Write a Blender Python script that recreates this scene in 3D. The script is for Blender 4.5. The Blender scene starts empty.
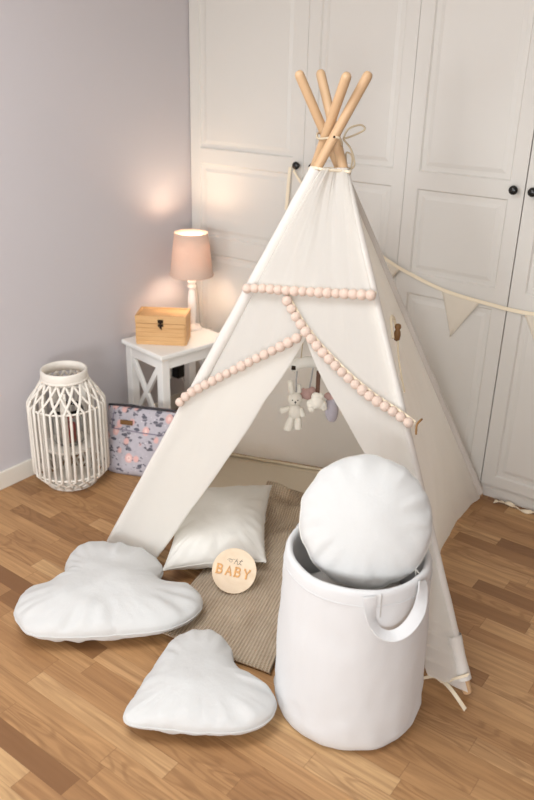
import bpy, bmesh, math, random
import numpy as np
from mathutils import Vector, Matrix, noise
random.seed(7)
SC = bpy.context.scene
COL = SC.collection
PI = math.pi

# ---------------------------------------------------------------- camera
cam_d = bpy.data.cameras.new('camera')
cam_d.sensor_fit = 'VERTICAL'; cam_d.sensor_height = 36.0; cam_d.sensor_width = 24.03
cam_d.lens = 35.0
cam_d.clip_start = 0.02
cam_d.dof.use_dof = True; cam_d.dof.focus_distance = 2.55; cam_d.dof.aperture_fstop = 2.4
cam = bpy.data.objects.new('camera', cam_d); COL.objects.link(cam)
RX = Vector((0.80501093, 0.59275032, 0.0245857))
DN = Vector((0.25450672, -0.30761603, -0.9168417))
FW = Vector((-0.53589526, 0.74432482, -0.39849321))
M = Matrix.Identity(4)
for i in range(3):
    M[i][0] = RX[i]; M[i][1] = -DN[i]; M[i][2] = -FW[i]
M.translation = (2.64445, -2.99562, 1.727)
cam.matrix_world = M
SC.camera = cam

# ---------------------------------------------------------------- light and exposure
SC.view_settings.view_transform = 'Standard'
SC.view_settings.look = 'None'
SC.view_settings.gamma = 1.0
SC.view_settings.use_curve_mapping = False
SC.view_settings.exposure = 0.36
world = bpy.data.worlds.new('world'); SC.world = world
world.use_nodes = True
world.node_tree.nodes['Background'].inputs[0].default_value = (0.95, 0.97, 1.0, 1)
world.node_tree.nodes['Background'].inputs[1].default_value = 1.0

def area(name, loc, target, sx, sy, power, color, spread=PI):
    l = bpy.data.lights.new(name, 'AREA'); l.shape = 'RECTANGLE'; l.size = sx; l.size_y = sy
    l.energy = power; l.color = color; l.spread = spread
    o = bpy.data.objects.new(name, l); COL.objects.link(o); o.location = loc
    o.rotation_euler = (Vector(target) - Vector(loc)).to_track_quat('-Z', 'Y').to_euler()
    return o
# daylight through the window behind and left of the camera, then two fills
area('window_daylight', (1.30, -7.40, 1.25), (1.40, 0, 0.55), 1.5, 1.4, 66, (0.915, 0.966, 1.0))
area('side_fill_light', (3.92, -5.7, 1.20), (1.2, -0.8, 0.40), 1.3, 1.2, 74, (0.915, 0.966, 1.0))  # unseen fill light, added to brighten the teepee inside and its right side

area('overhead_fill_light', (1.25, -2.3, 2.47), (1.25, -2.3, 0), 1.1, 1.1, 28, (0.93, 0.97, 1.0))  # added soft fill from above, no lamp hangs here

# ---------------------------------------------------------------- helpers
def lin(r, g, b):
    f = lambda c: (c/255/12.92) if c/255 <= 0.04045 else ((c/255+0.055)/1.055)**2.4
    return (f(r), f(g), f(b), 1.0)

class NT:
    """tiny helper around a node tree"""
    def __init__(s, name):
        s.m = bpy.data.materials.new(name); s.m.use_nodes = True
        s.t = s.m.node_tree; s.n = s.t.nodes; s.l = s.t.links
        s.b = s.n['Principled BSDF']; s.out = s.n['Material Output']
    def add(s, typ, **kw):
        n = s.n.new(typ)
        for k, v in kw.items():
            if k.startswith('i_'):
                n.inputs[k[2:].replace('_', ' ')].default_value = v
            else: setattr(n, k, v)
        return n
    def link(s, a, b): s.l.new(a, b)
    def math(s, op, a, b=None, c=None):
        n = s.n.new('ShaderNodeMath'); n.operation = op
        for i, v in enumerate((a, b, c)):
            if v is None: continue
            if isinstance(v, (int, float)): n.inputs[i].default_value = v
            else: s.l.new(v, n.inputs[i])
        return n.outputs[0]
    def mix(s, fac, a, b):
        n = s.n.new('ShaderNodeMix'); n.data_type = 'RGBA'
        for idx, v in ((0, fac), (6, a), (7, b)):
            if isinstance(v, (int, float, tuple)): n.inputs[idx].default_value = v
            else: s.l.new(v, n.inputs[idx])
        return n.outputs[2]
    def bump(s, h, strength=0.3, dist=0.002):
        n = s.n.new('ShaderNodeBump'); n.inputs['Strength'].default_value = strength
        n.inputs['Distance'].default_value = dist
        s.l.new(h, n.inputs['Height']); s.l.new(n.outputs[0], s.b.inputs['Normal'])
        return n

def plain(name, col, rough=0.6, var=0.06, scale=12, bump=0.0, spec=0.5, metal=0.0, coords='Object'):
    """solid colour with slight tonal variation"""
    t = NT(name)
    tc = t.add('ShaderNodeTexCoord')
    nz = t.add('ShaderNodeTexNoise', i_Scale=scale, i_Detail=4.0)
    t.link(tc.outputs[coords], nz.inputs['Vector'])
    dark = tuple(c*(1-var) for c in col[:3]) + (1,)
    t.link(t.mix(nz.outputs['Fac'], col, dark), t.b.inputs['Base Color'])
    t.b.inputs['Roughness'].default_value = rough
    t.b.inputs['Specular IOR Level'].default_value = spec
    t.b.inputs['Metallic'].default_value = metal
    if bump:
        n2 = t.add('ShaderNodeTexNoise', i_Scale=scale*14, i_Detail=2.0)
        t.link(tc.outputs[coords], n2.inputs['Vector'])
        t.bump(n2.outputs['Fac'], bump, 0.001)
    return t.m

def cotton(name, col, trans=0.0, weave=900, crease=0.35, rough=0.9):
    """woven cotton: fine weave bump, soft crease bump, some light through the cloth"""
    t = NT(name)
    tc = t.add('ShaderNodeTexCoord')
    nz = t.add('ShaderNodeTexNoise', i_Scale=7.0, i_Detail=5.0, i_Roughness=0.6)
    t.link(tc.outputs['Object'], nz.inputs['Vector'])
    fine = t.add('ShaderNodeTexNoise', i_Scale=float(weave), i_Detail=1.0)
    t.link(tc.outputs['Object'], fine.inputs['Vector'])
    dark = tuple(c*0.95 for c in col[:3]) + (1,)
    c = t.mix(fine.outputs['Fac'], col, dark)
    t.link(c, t.b.inputs['Base Color'])
    t.b.inputs['Roughness'].default_value = rough
    t.b.inputs['Specular IOR Level'].default_value = 0.15
    t.b.inputs['Sheen Weight'].default_value = 0.15
    h = t.math('ADD', t.math('MULTIPLY', nz.outputs['Fac'], 4.0), t.math('MULTIPLY', fine.outputs['Fac'], 0.25))
    bp = t.bump(h, crease, 0.004)
    if trans:
        tr = t.add('ShaderNodeBsdfTranslucent')
        t.link(t.mix(0.6, c, (min(1, col[0]*1.0), col[1]*0.965, col[2]*0.90, 1)), tr.inputs['Color'])
        ms = t.add('ShaderNodeMixShader'); ms.inputs[0].default_value = trans
        t.link(t.b.outputs[0], ms.inputs[1]); t.link(tr.outputs[0], ms.inputs[2])
        t.link(ms.outputs[0], t.out.inputs['Surface'])
    return t.m

def wood(name, c1, c2, rough=0.5, axis=2, scale=1.0, bump=0.08):
    """straight-grained wood, grain along the given object axis"""
    t = NT(name)
    tc = t.add('ShaderNodeTexCoord'); mp = t.add('ShaderNodeMapping')
    sc = [28*scale]*3; sc[axis] = 1.6*scale
    mp.inputs['Scale'].default_value = sc
    t.link(tc.outputs['Object'], mp.inputs['Vector'])
    nz = t.add('ShaderNodeTexNoise', i_Scale=1.0, i_Detail=6.0, i_Distortion=0.6)
    t.link(mp.outputs[0], nz.inputs['Vector'])
    cr = t.add('ShaderNodeValToRGB'); t.link(nz.outputs['Fac'], cr.inputs[0])
    cr.color_ramp.elements[0].position = 0.3; cr.color_ramp.elements[0].color = c1
    cr.color_ramp.elements[1].position = 0.7; cr.color_ramp.elements[1].color = c2
    t.link(cr.outputs[0], t.b.inputs['Base Color'])
    t.b.inputs['Roughness'].default_value = rough
    t.bump(nz.outputs['Fac'], bump, 0.001)
    return t.m

def link(name, me, mat=None, parent=None, smooth=True):
    o = bpy.data.objects.new(name, me); COL.objects.link(o)
    if mat is not None: me.materials.append(mat)
    if smooth:
        me.polygons.foreach_set('use_smooth', [True]*len(me.polygons))
    if parent is not None: o.parent = parent
    return o

def mesh(name, verts, faces, mat=None, parent=None, smooth=True):
    me = bpy.data.meshes.new(name); me.from_pydata([tuple(v) for v in verts], [], faces); me.validate(); me.update()
    return link(name, me, mat, parent, smooth)

def from_bm(name, bm, mat=None, parent=None, smooth=False):
    bmesh.ops.recalc_face_normals(bm, faces=bm.faces[:])
    me = bpy.data.meshes.new(name); bm.to_mesh(me); bm.free()
    return link(name, me, mat, parent, smooth)

def bx(bm, lo, hi, bev=0.0, seg=2, mtx=None):
    """bevelled box into bm"""
    tmp = bmesh.new()
    bmesh.ops.create_cube(tmp, size=1.0)
    for v in tmp.verts:
        v.co = Vector([lo[i] + (v.co[i]+0.5)*(hi[i]-lo[i]) for i in range(3)])
    if bev: bmesh.ops.bevel(tmp, geom=tmp.edges[:], offset=bev, segments=seg, profile=0.7, affect='EDGES')
    if mtx is not None: bmesh.ops.transform(tmp, matrix=mtx, verts=tmp.verts)
    me = bpy.data.meshes.new('tmp'); tmp.to_mesh(me); tmp.free(); bm.from_mesh(me); bpy.data.meshes.remove(me)

def frames(path, closed=False):
    n = len(path); T = []
    for i in range(n):
        a = path[i-1] if (i > 0 or closed) else path[i]
        b = path[(i+1) % n] if (i < n-1 or closed) else path[i]
        T.append((b-a).normalized())
    ref = Vector((0, 0, 1)) if abs(T[0].z) < 0.9 else Vector((1, 0, 0))
    N = (ref - T[0]*ref.dot(T[0])).normalized(); out = []
    for i in range(n):
        N = (N - T[i]*N.dot(T[i]))
        N = N.normalized() if N.length > 1e-6 else T[i].orthogonal().normalized()
        out.append((N.copy(), T[i].cross(N)))
    return out

def tube(bm, path, rad, seg=12, cap=True, closed=False, flat=None):
    """sweep; rad number or list; flat=(a,b) makes an elliptic section"""
    path = [Vector(p) for p in path]; n = len(path)
    R = rad if isinstance(rad, (list, tuple)) else [rad]*n
    fr = frames(path, closed); rings = []
    for i in range(n):
        N, B = fr[i]; ring = []
        for k in range(seg):
            a = 2*PI*k/seg
            fa, fb = flat if flat else (1, 1)
            ring.append(bm.verts.new(path[i] + N*math.cos(a)*R[i]*fa + B*math.sin(a)*R[i]*fb))
        rings.append(ring)
    for i in range(n if closed else n-1):
        A, Bq = rings[i], rings[(i+1) % n]
        for k in range(seg):
            bm.faces.new((A[k], A[(k+1) % seg], Bq[(k+1) % seg], Bq[k]))
    if cap and not closed:
        bm.faces.new(rings[0][::-1]); bm.faces.new(rings[-1])

def lathe(bm, prof, seg=32, cx=0, cy=0, cap=True):
    rings = []
    for r, z in prof:
        rings.append([bm.verts.new((cx+r*math.cos(2*PI*k/seg), cy+r*math.sin(2*PI*k/seg), z)) for k in range(seg)])
    for i in range(len(rings)-1):
        for k in range(seg):
            bm.faces.new((rings[i][k], rings[i][(k+1) % seg], rings[i+1][(k+1) % seg], rings[i+1][k]))
    if cap:
        bm.faces.new(rings[0][::-1]); bm.faces.new(rings[-1])

def ball(bm, c, r, u=16, v=10, scale=(1, 1, 1), rot=None):
    m = Matrix.Translation(Vector(c)) @ (rot if rot is not None else Matrix.Identity(4)) @ Matrix.Diagonal((r*scale[0], r*scale[1], r*scale[2], 1))
    bmesh.ops.create_uvsphere(bm, u_segments=u, v_segments=v, radius=1.0, matrix=m)

def smooth_path(pts, n=8):
    """Catmull-Rom"""
    P = [Vector(p) for p in pts]; out = []
    for i in range(len(P)-1):
        p0 = P[max(i-1, 0)]; p1 = P[i]; p2 = P[i+1]; p3 = P[min(i+2, len(P)-1)]
        for k in range(n):
            t = k/n
            out.append(0.5*((2*p1)+(p2-p0)*t+(2*p0-5*p1+4*p2-p3)*t*t+(3*p1-p0-3*p2+p3)*t**3))
    out.append(P[-1]); return out

def thing(name, label, cat, loc=(0, 0, 0), rotz=0.0, group=None):
    o = bpy.data.objects.new(name, None); COL.objects.link(o)
    o.empty_display_size = 0.05
    o.location = loc; o.rotation_euler = (0, 0, rotz)
    return tag(o, label, cat, group)
def tag(o, label, cat, group=None):
    o['label'] = label; o['category'] = cat
    if group: o['group'] = group
    return o
def struct(o): o['kind'] = 'structure'; return o

# ---------------------------------------------------------------- materials
WALLPAINT = plain('lavender_grey_paint', lin(204, 199, 201), 0.92, 0.02, 3, 0.03, 0.2)
CEILPAINT = plain('ceiling_paint', lin(238, 236, 232), 0.95, 0.02, 3, 0, 0.2)
WHITE = plain('white_lacquer', lin(245, 242, 237), 0.42, 0.02, 3)
WARDROBE = plain('warm_white_foil', lin(217, 213, 206), 0.48, 0.015, 2)
SKIRT = plain('white_skirting', lin(232, 226, 215), 0.45, 0.02, 3)
BLACK = plain('black_ceramic', lin(18, 17, 17), 0.22, 0.1, 10)
POLEW = wood('pine_pole', lin(198, 160, 120), lin(217, 184, 146), 0.5, 2, 1.0)
COTTON = cotton('cream_cotton', lin(243, 237, 224), 0.20)
TENT = cotton('cream_canvas', lin(252, 251, 248), 0.60, 700, 0.2)
SLEEVE = cotton('cream_canvas_sleeve', lin(224, 219, 212), 0.0, 700, 0.3)
PILLOW = cotton('white_pillow_cotton', lin(210, 210, 208), 0.0, 800, 0.4)
CREAMP = cotton('cream_pillow_cotton', lin(226, 223, 216), 0.0, 800, 0.3)
TAPE = cotton('natural_tape', lin(242, 228, 202), 0.0, 900, 0.2)
MATC = cotton('beige_mat_cotton', lin(228, 215, 194), 0.0, 600, 0.3)
BASK = cotton('white_quilted_cotton', lin(219, 219, 219), 0.0, 900, 0.18)
GREYC = cotton('grey_cotton', lin(190, 184, 178), 0.0, 700, 0.5)
POM = cotton('blush_felt', lin(238, 214, 198), 0.0, 400, 0.5, 1.0)
RATTAN = plain('whitewashed_rattan', lin(240, 233, 222), 0.6, 0.12, 30, 0.25)
PLUSH = plain('cream_plush', lin(244, 239, 228), 1.0, 0.08, 90, 0.9, 0.1)
PINKPL = plain('dusty_pink_plush', lin(206, 172, 166), 1.0, 0.12, 90, 0.8, 0.1)
GREYPL = plain('grey_lilac_plush', lin(196, 190, 200), 1.0, 0.2, 60, 0.8, 0.1)
TOYDARK = plain('dark_thread', lin(60, 48, 44), 0.8, 0.1, 30)
CORD = plain('cotton_cord', lin(214, 198, 170), 0.9, 0.1, 60, 0.4, 0.2)
GREYCORD = plain('grey_ribbon', lin(176, 176, 178), 0.8, 0.1, 60, 0.2, 0.2)
LEATHER = plain('brown_leather', lin(122, 84, 40), 0.5, 0.2, 40, 0.3)
DARKMETAL = plain('dark_bronze', lin(52, 40, 30), 0.4, 0.2, 30, 0, 0.5, 0.8)
BROWNWOOD = wood('brown_toggle_wood', lin(120, 84, 44), lin(158, 116, 66), 0.5)

def glass_mat(name, col=(0.96, 0.98, 0.97, 1), rough=0.02):
    t = NT(name)
    t.b.inputs['Base Color'].default_value = col
    t.b.inputs['Roughness'].default_value = rough
    t.b.inputs['Transmission Weight'].default_value = 1.0
    t.b.inputs['IOR'].default_value = 1.45
    return t.m
GLASS = glass_mat('clear_glass')

def floor_material():
    t = NT('oak_mosaic_parquet')
    tc = t.add('ShaderNodeTexCoord'); sp = t.add('ShaderNodeSeparateXYZ')
    t.link(tc.outputs['Object'], sp.inputs[0])
    X, Y = sp.outputs[0], sp.outputs[1]
    W = 0.064
    yy = t.math('DIVIDE', t.math('ADD', Y, 10.013), W)
    row = t.math('FLOOR', yy)
    wr = t.add('ShaderNodeTexWhiteNoise', noise_dimensions='1D'); t.link(row, wr.inputs['W'])
    wr2 = t.add('ShaderNodeTexWhiteNoise', noise_dimensions='1D'); t.link(t.math('ADD', row, 71.3), wr2.inputs['W'])
    L = t.math('ADD', t.math('MULTIPLY', wr2.outputs['Value'], 0.2), 0.36)
    xx = t.math('DIVIDE', t.math('ADD', t.math('ADD', X, 20.0), t.math('MULTIPLY', wr.outputs['Value'], 3.1)), L)
    colm = t.math('FLOOR', xx)
    cv = t.add('ShaderNodeCombineXYZ'); t.link(row, cv.inputs[0]); t.link(colm, cv.inputs[1])
    wt = t.add('ShaderNodeTexWhiteNoise', noise_dimensions='3D'); t.link(cv.outputs[0], wt.inputs['Vector'])
    cr = t.add('ShaderNodeValToRGB'); t.link(wt.outputs['Value'], cr.inputs[0])
    e = cr.color_ramp; e.elements[0].position = 0.0; e.elements[0].color = lin(128, 90, 58)
    e.elements[1].position = 1.0; e.elements[1].color = lin(212, 174, 126)
    for p, c in ((0.10, lin(146, 106, 68)), (0.25, lin(174, 131, 88)), (0.6, lin(188, 145, 99)), (0.85, lin(198, 156, 110))):
        x = e.elements.new(p); x.color = c
    # grain: stretched along X, shifted per tile
    gv = t.add('ShaderNodeCombineXYZ')
    t.link(t.math('ADD', t.math('MULTIPLY', X, 2.2), t.math('MULTIPLY', wt.outputs['Value'], 37.0)), gv.inputs[0])
    t.link(t.math('MULTIPLY', Y, 42.0), gv.inputs[1])
    t.link(t.math('MULTIPLY', wt.outputs['Value'], 11.0), gv.inputs[2])
    g = t.add('ShaderNodeTexNoise', i_Scale=1.0, i_Detail=5.0, i_Distortion=1.2, i_Roughness=0.6)
    t.link(gv.outputs[0], g.inputs['Vector'])
    gm = t.add('ShaderNodeMapRange'); t.link(g.outputs['Fac'], gm.inputs[0])
    gm.inputs[1].default_value = 0.35; gm.inputs[2].default_value = 0.72; gm.inputs[3].default_value = 0.0; gm.inputs[4].default_value = 1.0
    base = t.mix(t.math('MULTIPLY', gm.outputs[0], 0.62), cr.outputs[0], lin(124, 86, 54))
    # cathedral rings on some tiles
    wv = t.add('ShaderNodeTexNoise', i_Scale=1.0, i_Detail=1.0, i_Distortion=0.3)
    g2 = t.add('ShaderNodeCombineXYZ')
    t.link(t.math('ADD', t.math('MULTIPLY', X, 3.0), t.math('MULTIPLY', wt.outputs['Value'], 90.0)), g2.inputs[0])
    t.link(t.math('MULTIPLY', Y, 14.0), g2.inputs[1])
    t.link(g2.outputs[0], wv.inputs['Vector'])
    rings = t.math('SINE', t.math('MULTIPLY', wv.outputs['Fac'], 60.0))
    rk = t.math('MULTIPLY', t.math('GREATER_THAN', t.math('FRACT', t.math('MULTIPLY', wt.outputs['Value'], 17.0)), 0.62),
                t.math('MULTIPLY', t.math('MAXIMUM', rings, 0.0), 0.34))
    base = t.mix(rk, base, lin(118, 80, 48))
    # joints
    fy = t.math('FRACT', yy); fx = t.math('FRACT', xx)
    jy = t.math('LESS_THAN', t.math('MINIMUM', fy, t.math('SUBTRACT', 1.0, fy)), 0.012)
    jx = t.math('LESS_THAN', t.math('MINIMUM', fx, t.math('SUBTRACT', 1.0, fx)), 0.0028)
    j = t.math('MULTIPLY', t.math('MAXIMUM', jy, jx), 0.30)
    base = t.mix(j, base, lin(96, 62, 36))
    t.link(base, t.b.inputs['Base Color'])
    t.b.inputs['Roughness'].default_value = 0.42
    t.b.inputs['Specular IOR Level'].default_value = 0.4
    t.bump(t.math('SUBTRACT', t.math('MULTIPLY', g.outputs['Fac'], 0.3), j), 0.12, 0.001)
    return t.m
FLOORM = floor_material()

# ---------------------------------------------------------------- the room
RX0, RX1, RY0, RY1, CH = 0.0, 4.0, -7.5, 0.62, 2.55
def slab(name, lo, hi, mat):
    bm = bmesh.new(); bx(bm, lo, hi); return struct(from_bm(name, bm, mat))
slab('floor', (RX0-0.1, RY0-0.1, -0.08), (RX1+0.1, RY1+0.1, 0.0), FLOORM)
slab('ceiling', (RX0-0.1, RY0-0.1, CH), (RX1+0.1, RY1+0.1, CH+0.08), CEILPAINT)
slab('wall_left', (-0.1, RY0-0.1, 0.0), (0.0, RY1+0.1, CH), WALLPAINT)
slab('wall_back', (0.0, RY1, 0.0), (RX1+0.1, RY1+0.1, CH), WALLPAINT)
def wall_with_opening(name, lo, hi, axis, a0, a1, z0, z1, mat):
    """a wall slab with a rectangular window opening; axis = the wall's long axis"""
    bm = bmesh.new()
    def part(s0, s1, zz0, zz1):
        l = list(lo); h = list(hi); l[axis] = s0; h[axis] = s1; l[2] = zz0; h[2] = zz1; bx(bm, l, h)
    part(lo[axis], a0, lo[2], hi[2]); part(a1, hi[axis], lo[2], hi[2]); part(a0, a1, lo[2], z0); part(a0, a1, z1, hi[2])
    return struct(from_bm(name, bm, mat))
wall_with_opening('wall_front', (0.0, RY0-0.1, 0), (RX1+0.1, RY0, CH), 0, 0.5, 2.1, 0.50, 2.0, WALLPAINT)
wall_with_opening('wall_right', (RX1, RY0, 0), (RX1+0.1, RY1, CH), 1, -6.4, -5.0, 0.5, 1.9, WALLPAINT)
def window(n, lo, hi, axis):
    bm = bmesh.new(); f = 0.06
    def bar(s0, s1, z0, z1):
        l = list(lo); h = list(hi); l[axis] = s0; h[axis] = s1; l[2] = z0; h[2] = z1; bx(bm, l, h, 0.006)
    a0, a1, z0, z1 = lo[axis], hi[axis], lo[2], hi[2]
    bar(a0, a0+f, z0, z1); bar(a1-f, a1, z0, z1); bar(a0+f, a1-f, z0, z0+f); bar(a0+f, a1-f, z1-f, z1)
    bar((a0+a1)/2-f/2, (a0+a1)/2+f/2, z0+f, z1-f)
    return struct(from_bm('window_%d' % n, bm, WHITE))
window(1, (0.5, RY0-0.08, 0.50), (2.1, RY0-0.03, 2.0), 0)
window(2, (RX1+0.03, -6.4, 0.5), (RX1+0.08, -5.0, 1.9), 1)  # unseen window, added to go with the side fill light
bm = bmesh.new(); bx(bm, (0.0, RY0, 0.0), (0.014, 0.0, 0.080), 0.004)
struct(from_bm('baseboard_left', bm, SKIRT))

# ---------------------------------------------------------------- wardrobes
def panel_field(bm, x0, x1, z0, z1, yf):
    """a routed panel: bevel down from the frame, flat raised field; yf = frame face y (front faces -y)"""
    d = 0.008
    loops = []
    for ins, y in ((0, yf), (0.006, yf+d), (0.024, yf+d), (0.040, yf+0.0035)):
        loops.append([bm.verts.new(p) for p in ((x0+ins, y, z0+ins), (x1-ins, y, z0+ins), (x1-ins, y, z1-ins), (x0+ins, y, z1-ins))])
    for a, b in zip(loops, loops[1:]):
        for k in range(4): bm.faces.new((a[k], a[(k+1) % 4], b[(k+1) % 4], b[k]))
    bm.faces.new(loops[-1])
def knob(parent, x, z):
    bm = bmesh.new()
    lathe(bm, [(0.0075, 0), (0.0075, 0.010), (0.009, 0.013), (0.0155, 0.018), (0.0175, 0.024), (0.0165, 0.030), (0.011, 0.035), (0.003, 0.037)], 20)
    bmesh.ops.rotate(bm, verts=bm.verts, cent=(0, 0, 0), matrix=Matrix.Rotation(PI/2, 3, 'X'))
    bmesh.ops.translate(bm, verts=bm.verts, vec=(x, -0.02, z))
    k = from_bm('knob', bm, BLACK, parent, True); k['label'] = 'round black knob'; return k
def door_leaf(parent, x0, x1, knob_side, ox):
    g = 0.0008; wide = 0.0022; x0 += wide if abs(x0-1.664) < 0.001 else g; x1 -= wide if abs(x1-1.664) < 0.001 else g; z0, z1 = 0.067, 2.34; yf = -0.02; st = 0.058
    bm = bmesh.new()
    zs = [z0, 0.112, 0.838, 0.922, 1.271, 1.338, 2.285, z1]
    # frame members (faces share the plane yf) + slab sides/back
    bx(bm, (x0, yf, z0), (x0+st, 0.0, z1)); bx(bm, (x1-st, yf, z0), (x1, 0.0, z1))
    for a, b in ((0, 1), (2, 3), (4, 5), (6, 7)):
        bx(bm, (x0+st, yf, zs[a]), (x1-st, 0.0, zs[b]))
    for a, b in ((1, 2), (3, 4), (5, 6)):
        panel_field(bm, x0+st, x1-st, zs[a], zs[b], yf)
    for v in bm.verts: v.co.x -= ox
    d = from_bm('door', bm, WARDROBE, parent)
    if knob_side: knob(d, (x1-(0.022 if x0 < 1 else 0.034) if knob_side > 0 else x0+(0.062 if x0 < 1 else 0.034))-ox, 1.310)
    return d
def wardrobe(x0, seam, x1, ks, label):
    t = thing('wardrobe', label, 'wardrobe', (x0, 0.0, 0), 0, 'row of white panelled wardrobes')
    bm = bmesh.new(); w = x1-x0; th = 0.018
    bx(bm, (0, 0.004, 0.064), (th, 0.58, 2.36)); bx(bm, (w-th, 0.004, 0.064), (w, 0.58, 2.36))
    bx(bm, (th, 0.56, 0.064), (w-th, 0.58, 2.36)); bx(bm, (th, 0.004, 0.064), (w-th, 0.56, 0.085)); bx(bm, (th, 0.004, 2.34), (w-th, 0.56, 2.36))
    from_bm('carcass', bm, WARDROBE, t)
    bm = bmesh.new(); bx(bm, (0, -0.004, 0.0), (w, 0.016, 0.062), 0.002); from_bm('plinth', bm, WARDROBE, t)
    door_leaf(t, x0, seam, ks[0], x0); door_leaf(t, seam, x1, ks[1], x0)
    return t
wardrobe(0.004, 0.665, 1.1660, (1, -1), 'white panelled double wardrobe in the corner behind the lamp, garland tied to its knob')
wardrobe(1.1662, 1.664, 2.164, (1, -1), 'white panelled wardrobe right of the teepee, two black knobs facing each other')
wardrobe(2.1642, 2.664, 3.164, (1, -1), 'white panelled wardrobe at the far right end of the row')

# ---------------------------------------------------------------- side table
TBL_O = (0.340, -0.617); TA = math.radians(12)
table_w, table_d, table_h = 0.318, 0.42, 0.50
tang = math.radians(-10)
cx = TBL_O[0] - math.cos(tang)*table_w/2 - math.sin(tang)*table_d/2
cy = TBL_O[1] - math.sin(tang)*table_w/2 + math.cos(tang)*table_d/2
tb = thing('side_table', 'small white square side table with crossed side braces in the corner', 'table', (cx, cy, 0), tang)
hw, hd = table_w/2, table_d/2
bm = bmesh.new(); bx(bm, (-hw, -hd, table_h-0.022), (hw, hd, table_h), 0.008, 3); from_bm('table_top', bm, WHITE, tb)
L = 0.042; ins = 0.014
for sx in (-1, 1):
    for sy in (-1, 1):
        xa = sx*(hw-ins); ya = sy*(hd-ins)
        bm = bmesh.new(); bx(bm, (min(xa, xa-sx*L), min(ya, ya-sy*L), 0), (max(xa, xa-sx*L), max(ya, ya-sy*L), table_h-0.022), 0.003)
        from_bm('leg', bm, WHITE, tb)
xi, yi = hw-ins-L, hd-ins-L
for sy in (-1, 1):
    bm = bmesh.new(); y = sy*(hd-ins-0.012); bx(bm, (-xi, y-0.009, table_h-0.075), (xi, y+0.009, table_h-0.022)); from_bm('apron', bm, WHITE, tb)
    # crossed braces below the apron of the two narrow sides
    z0, z1 = 0.115, table_h-0.075
    bm = bmesh.new(); bx(bm, (-xi, y-0.011, 0.075), (xi, y+0.011, 0.115), 0.002); from_bm('stretcher', bm, WHITE, tb)
    for s in (-1, 1):
        bm = bmesh.new(); dx, dz = 2*xi, z1-z0; ln = math.hypot(dx, dz)-0.012; a = math.atan2(dz, dx)*s
        bx(bm, (-ln/2, -0.008+0.0005*s, -0.013), (ln/2, 0.008+0.0005*s, 0.013), 0.001, 1, Matrix.Translation((0, y, (z0+z1)/2)) @ Matrix.Rotation(-a, 4, 'Y'))
        from_bm('cross_brace', bm, WHITE, tb)
for sx in (-1, 1):
    bm = bmesh.new(); x = sx*(hw-ins-0.012); bx(bm, (x-0.009, -yi, table_h-0.075), (x+0.009, yi, table_h-0.022)); from_bm('apron', bm, WHITE, tb)

# ---------------------------------------------------------------- table lamp
LX, LY = 0.178, -0.222
lp = thing('table_lamp', 'lit table lamp with blush fabric shade and turned white base on the side table', 'lamp', (LX, LY, table_h))
bm = bmesh.new()
lathe(bm, [(0.044, 0), (0.046, 0.004), (0.046, 0.012), (0.040, 0.018), (0.022, 0.024), (0.0165, 0.032), (0.0175, 0.05), (0.020, 0.075), (0.0215, 0.11), (0.0205, 0.15),
           (0.017, 0.185), (0.0145, 0.200), (0.0145, 0.205), (0.020, 0.209), (0.0215, 0.216), (0.020, 0.223), (0.0145, 0.227), (0.0145, 0.231), (0.020, 0.235), (0.0215, 0.242),
           (0.020, 0.249), (0.013, 0.254), (0.012, 0.262), (0.006, 0.272), (0.0125, 0.274), (0.0125, 0.312), (0.010, 0.314)], 28)
from_bm('lamp_base', bm, WHITE, lp, True)
t = NT('blush_lamp_shade'); tcc = t.add('ShaderNodeTexCoord'); wv = t.add('ShaderNodeTexNoise', i_Scale=300.0)
t.link(tcc.outputs['Object'], wv.inputs['Vector'])
cs = t.mix(wv.outputs['Fac'], lin(232, 206, 188), lin(220, 190, 172))
t.link(cs, t.b.inputs['Base Color']); t.b.inputs['Roughness'].default_value = 0.9
tr = t.add('ShaderNodeBsdfTranslucent'); t.link(cs, tr.inputs['Color'])
ms = t.add('ShaderNodeMixShader'); ms.inputs[0].default_value = 0.115
t.link(t.b.outputs[0], ms.inputs[1]); t.link(tr.outputs[0], ms.inputs[2]); t.link(ms.outputs[0], t.out.inputs['Surface'])
SHADE = t.m
bm = bmesh.new(); zt, zb, rt, rb = 0.478, 0.272, 0.080, 0.105
lathe(bm, [(rb, zb), ((rb+rt)/2, (zb+zt)/2), (rt, zt), (rt-0.002, zt), ((rb+rt)/2-0.002, (zb+zt)/2), (rb-0.002, zb), (rb, zb)], 48, cap=False)
sh = from_bm('lamp_shade', bm, SHADE, lp, True)
bm = bmesh.new(); lathe(bm, [(rb, zb-0.001), (rb+0.0015, zb+0.002), (rb+0.0005, zb+0.008)], 48, cap=False); from_bm('shade_trim', bm, SHADE, sh, True)
bm = bmesh.new()
for k in range(3):
    a = k*2*PI/3; tube(bm, [(0.011*math.cos(a), 0.011*math.sin(a), 0.306), ((rb-0.012)*math.cos(a), (rb-0.012)*math.sin(a), 0.300)], 0.0015, 6)
from_bm('shade_carrier', bm, DARKMETAL, lp)
t = NT('warm_bulb'); t.b.inputs['Emission Color'].default_value = (1, 0.86, 0.68, 1); t.b.inputs['Emission Strength'].default_value = 32
bm = bmesh.new(); lathe(bm, [(0.010, 0.3145), (0.013, 0.318), (0.022, 0.328), (0.026, 0.342), (0.023, 0.356), (0.014, 0.364), (0.003, 0.367)], 20)
from_bm('bulb', bm, t.m, lp, True)
bl = bpy.data.lights.new('bulb_light', 'POINT'); bl.energy = 2.8; bl.color = (1.0, 0.82, 0.62); bl.shadow_soft_size = 0.032
blo = bpy.data.objects.new('bulb_light', bl); COL.objects.link(blo); blo.parent = lp; blo.location = (0, 0, 0.400)
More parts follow.
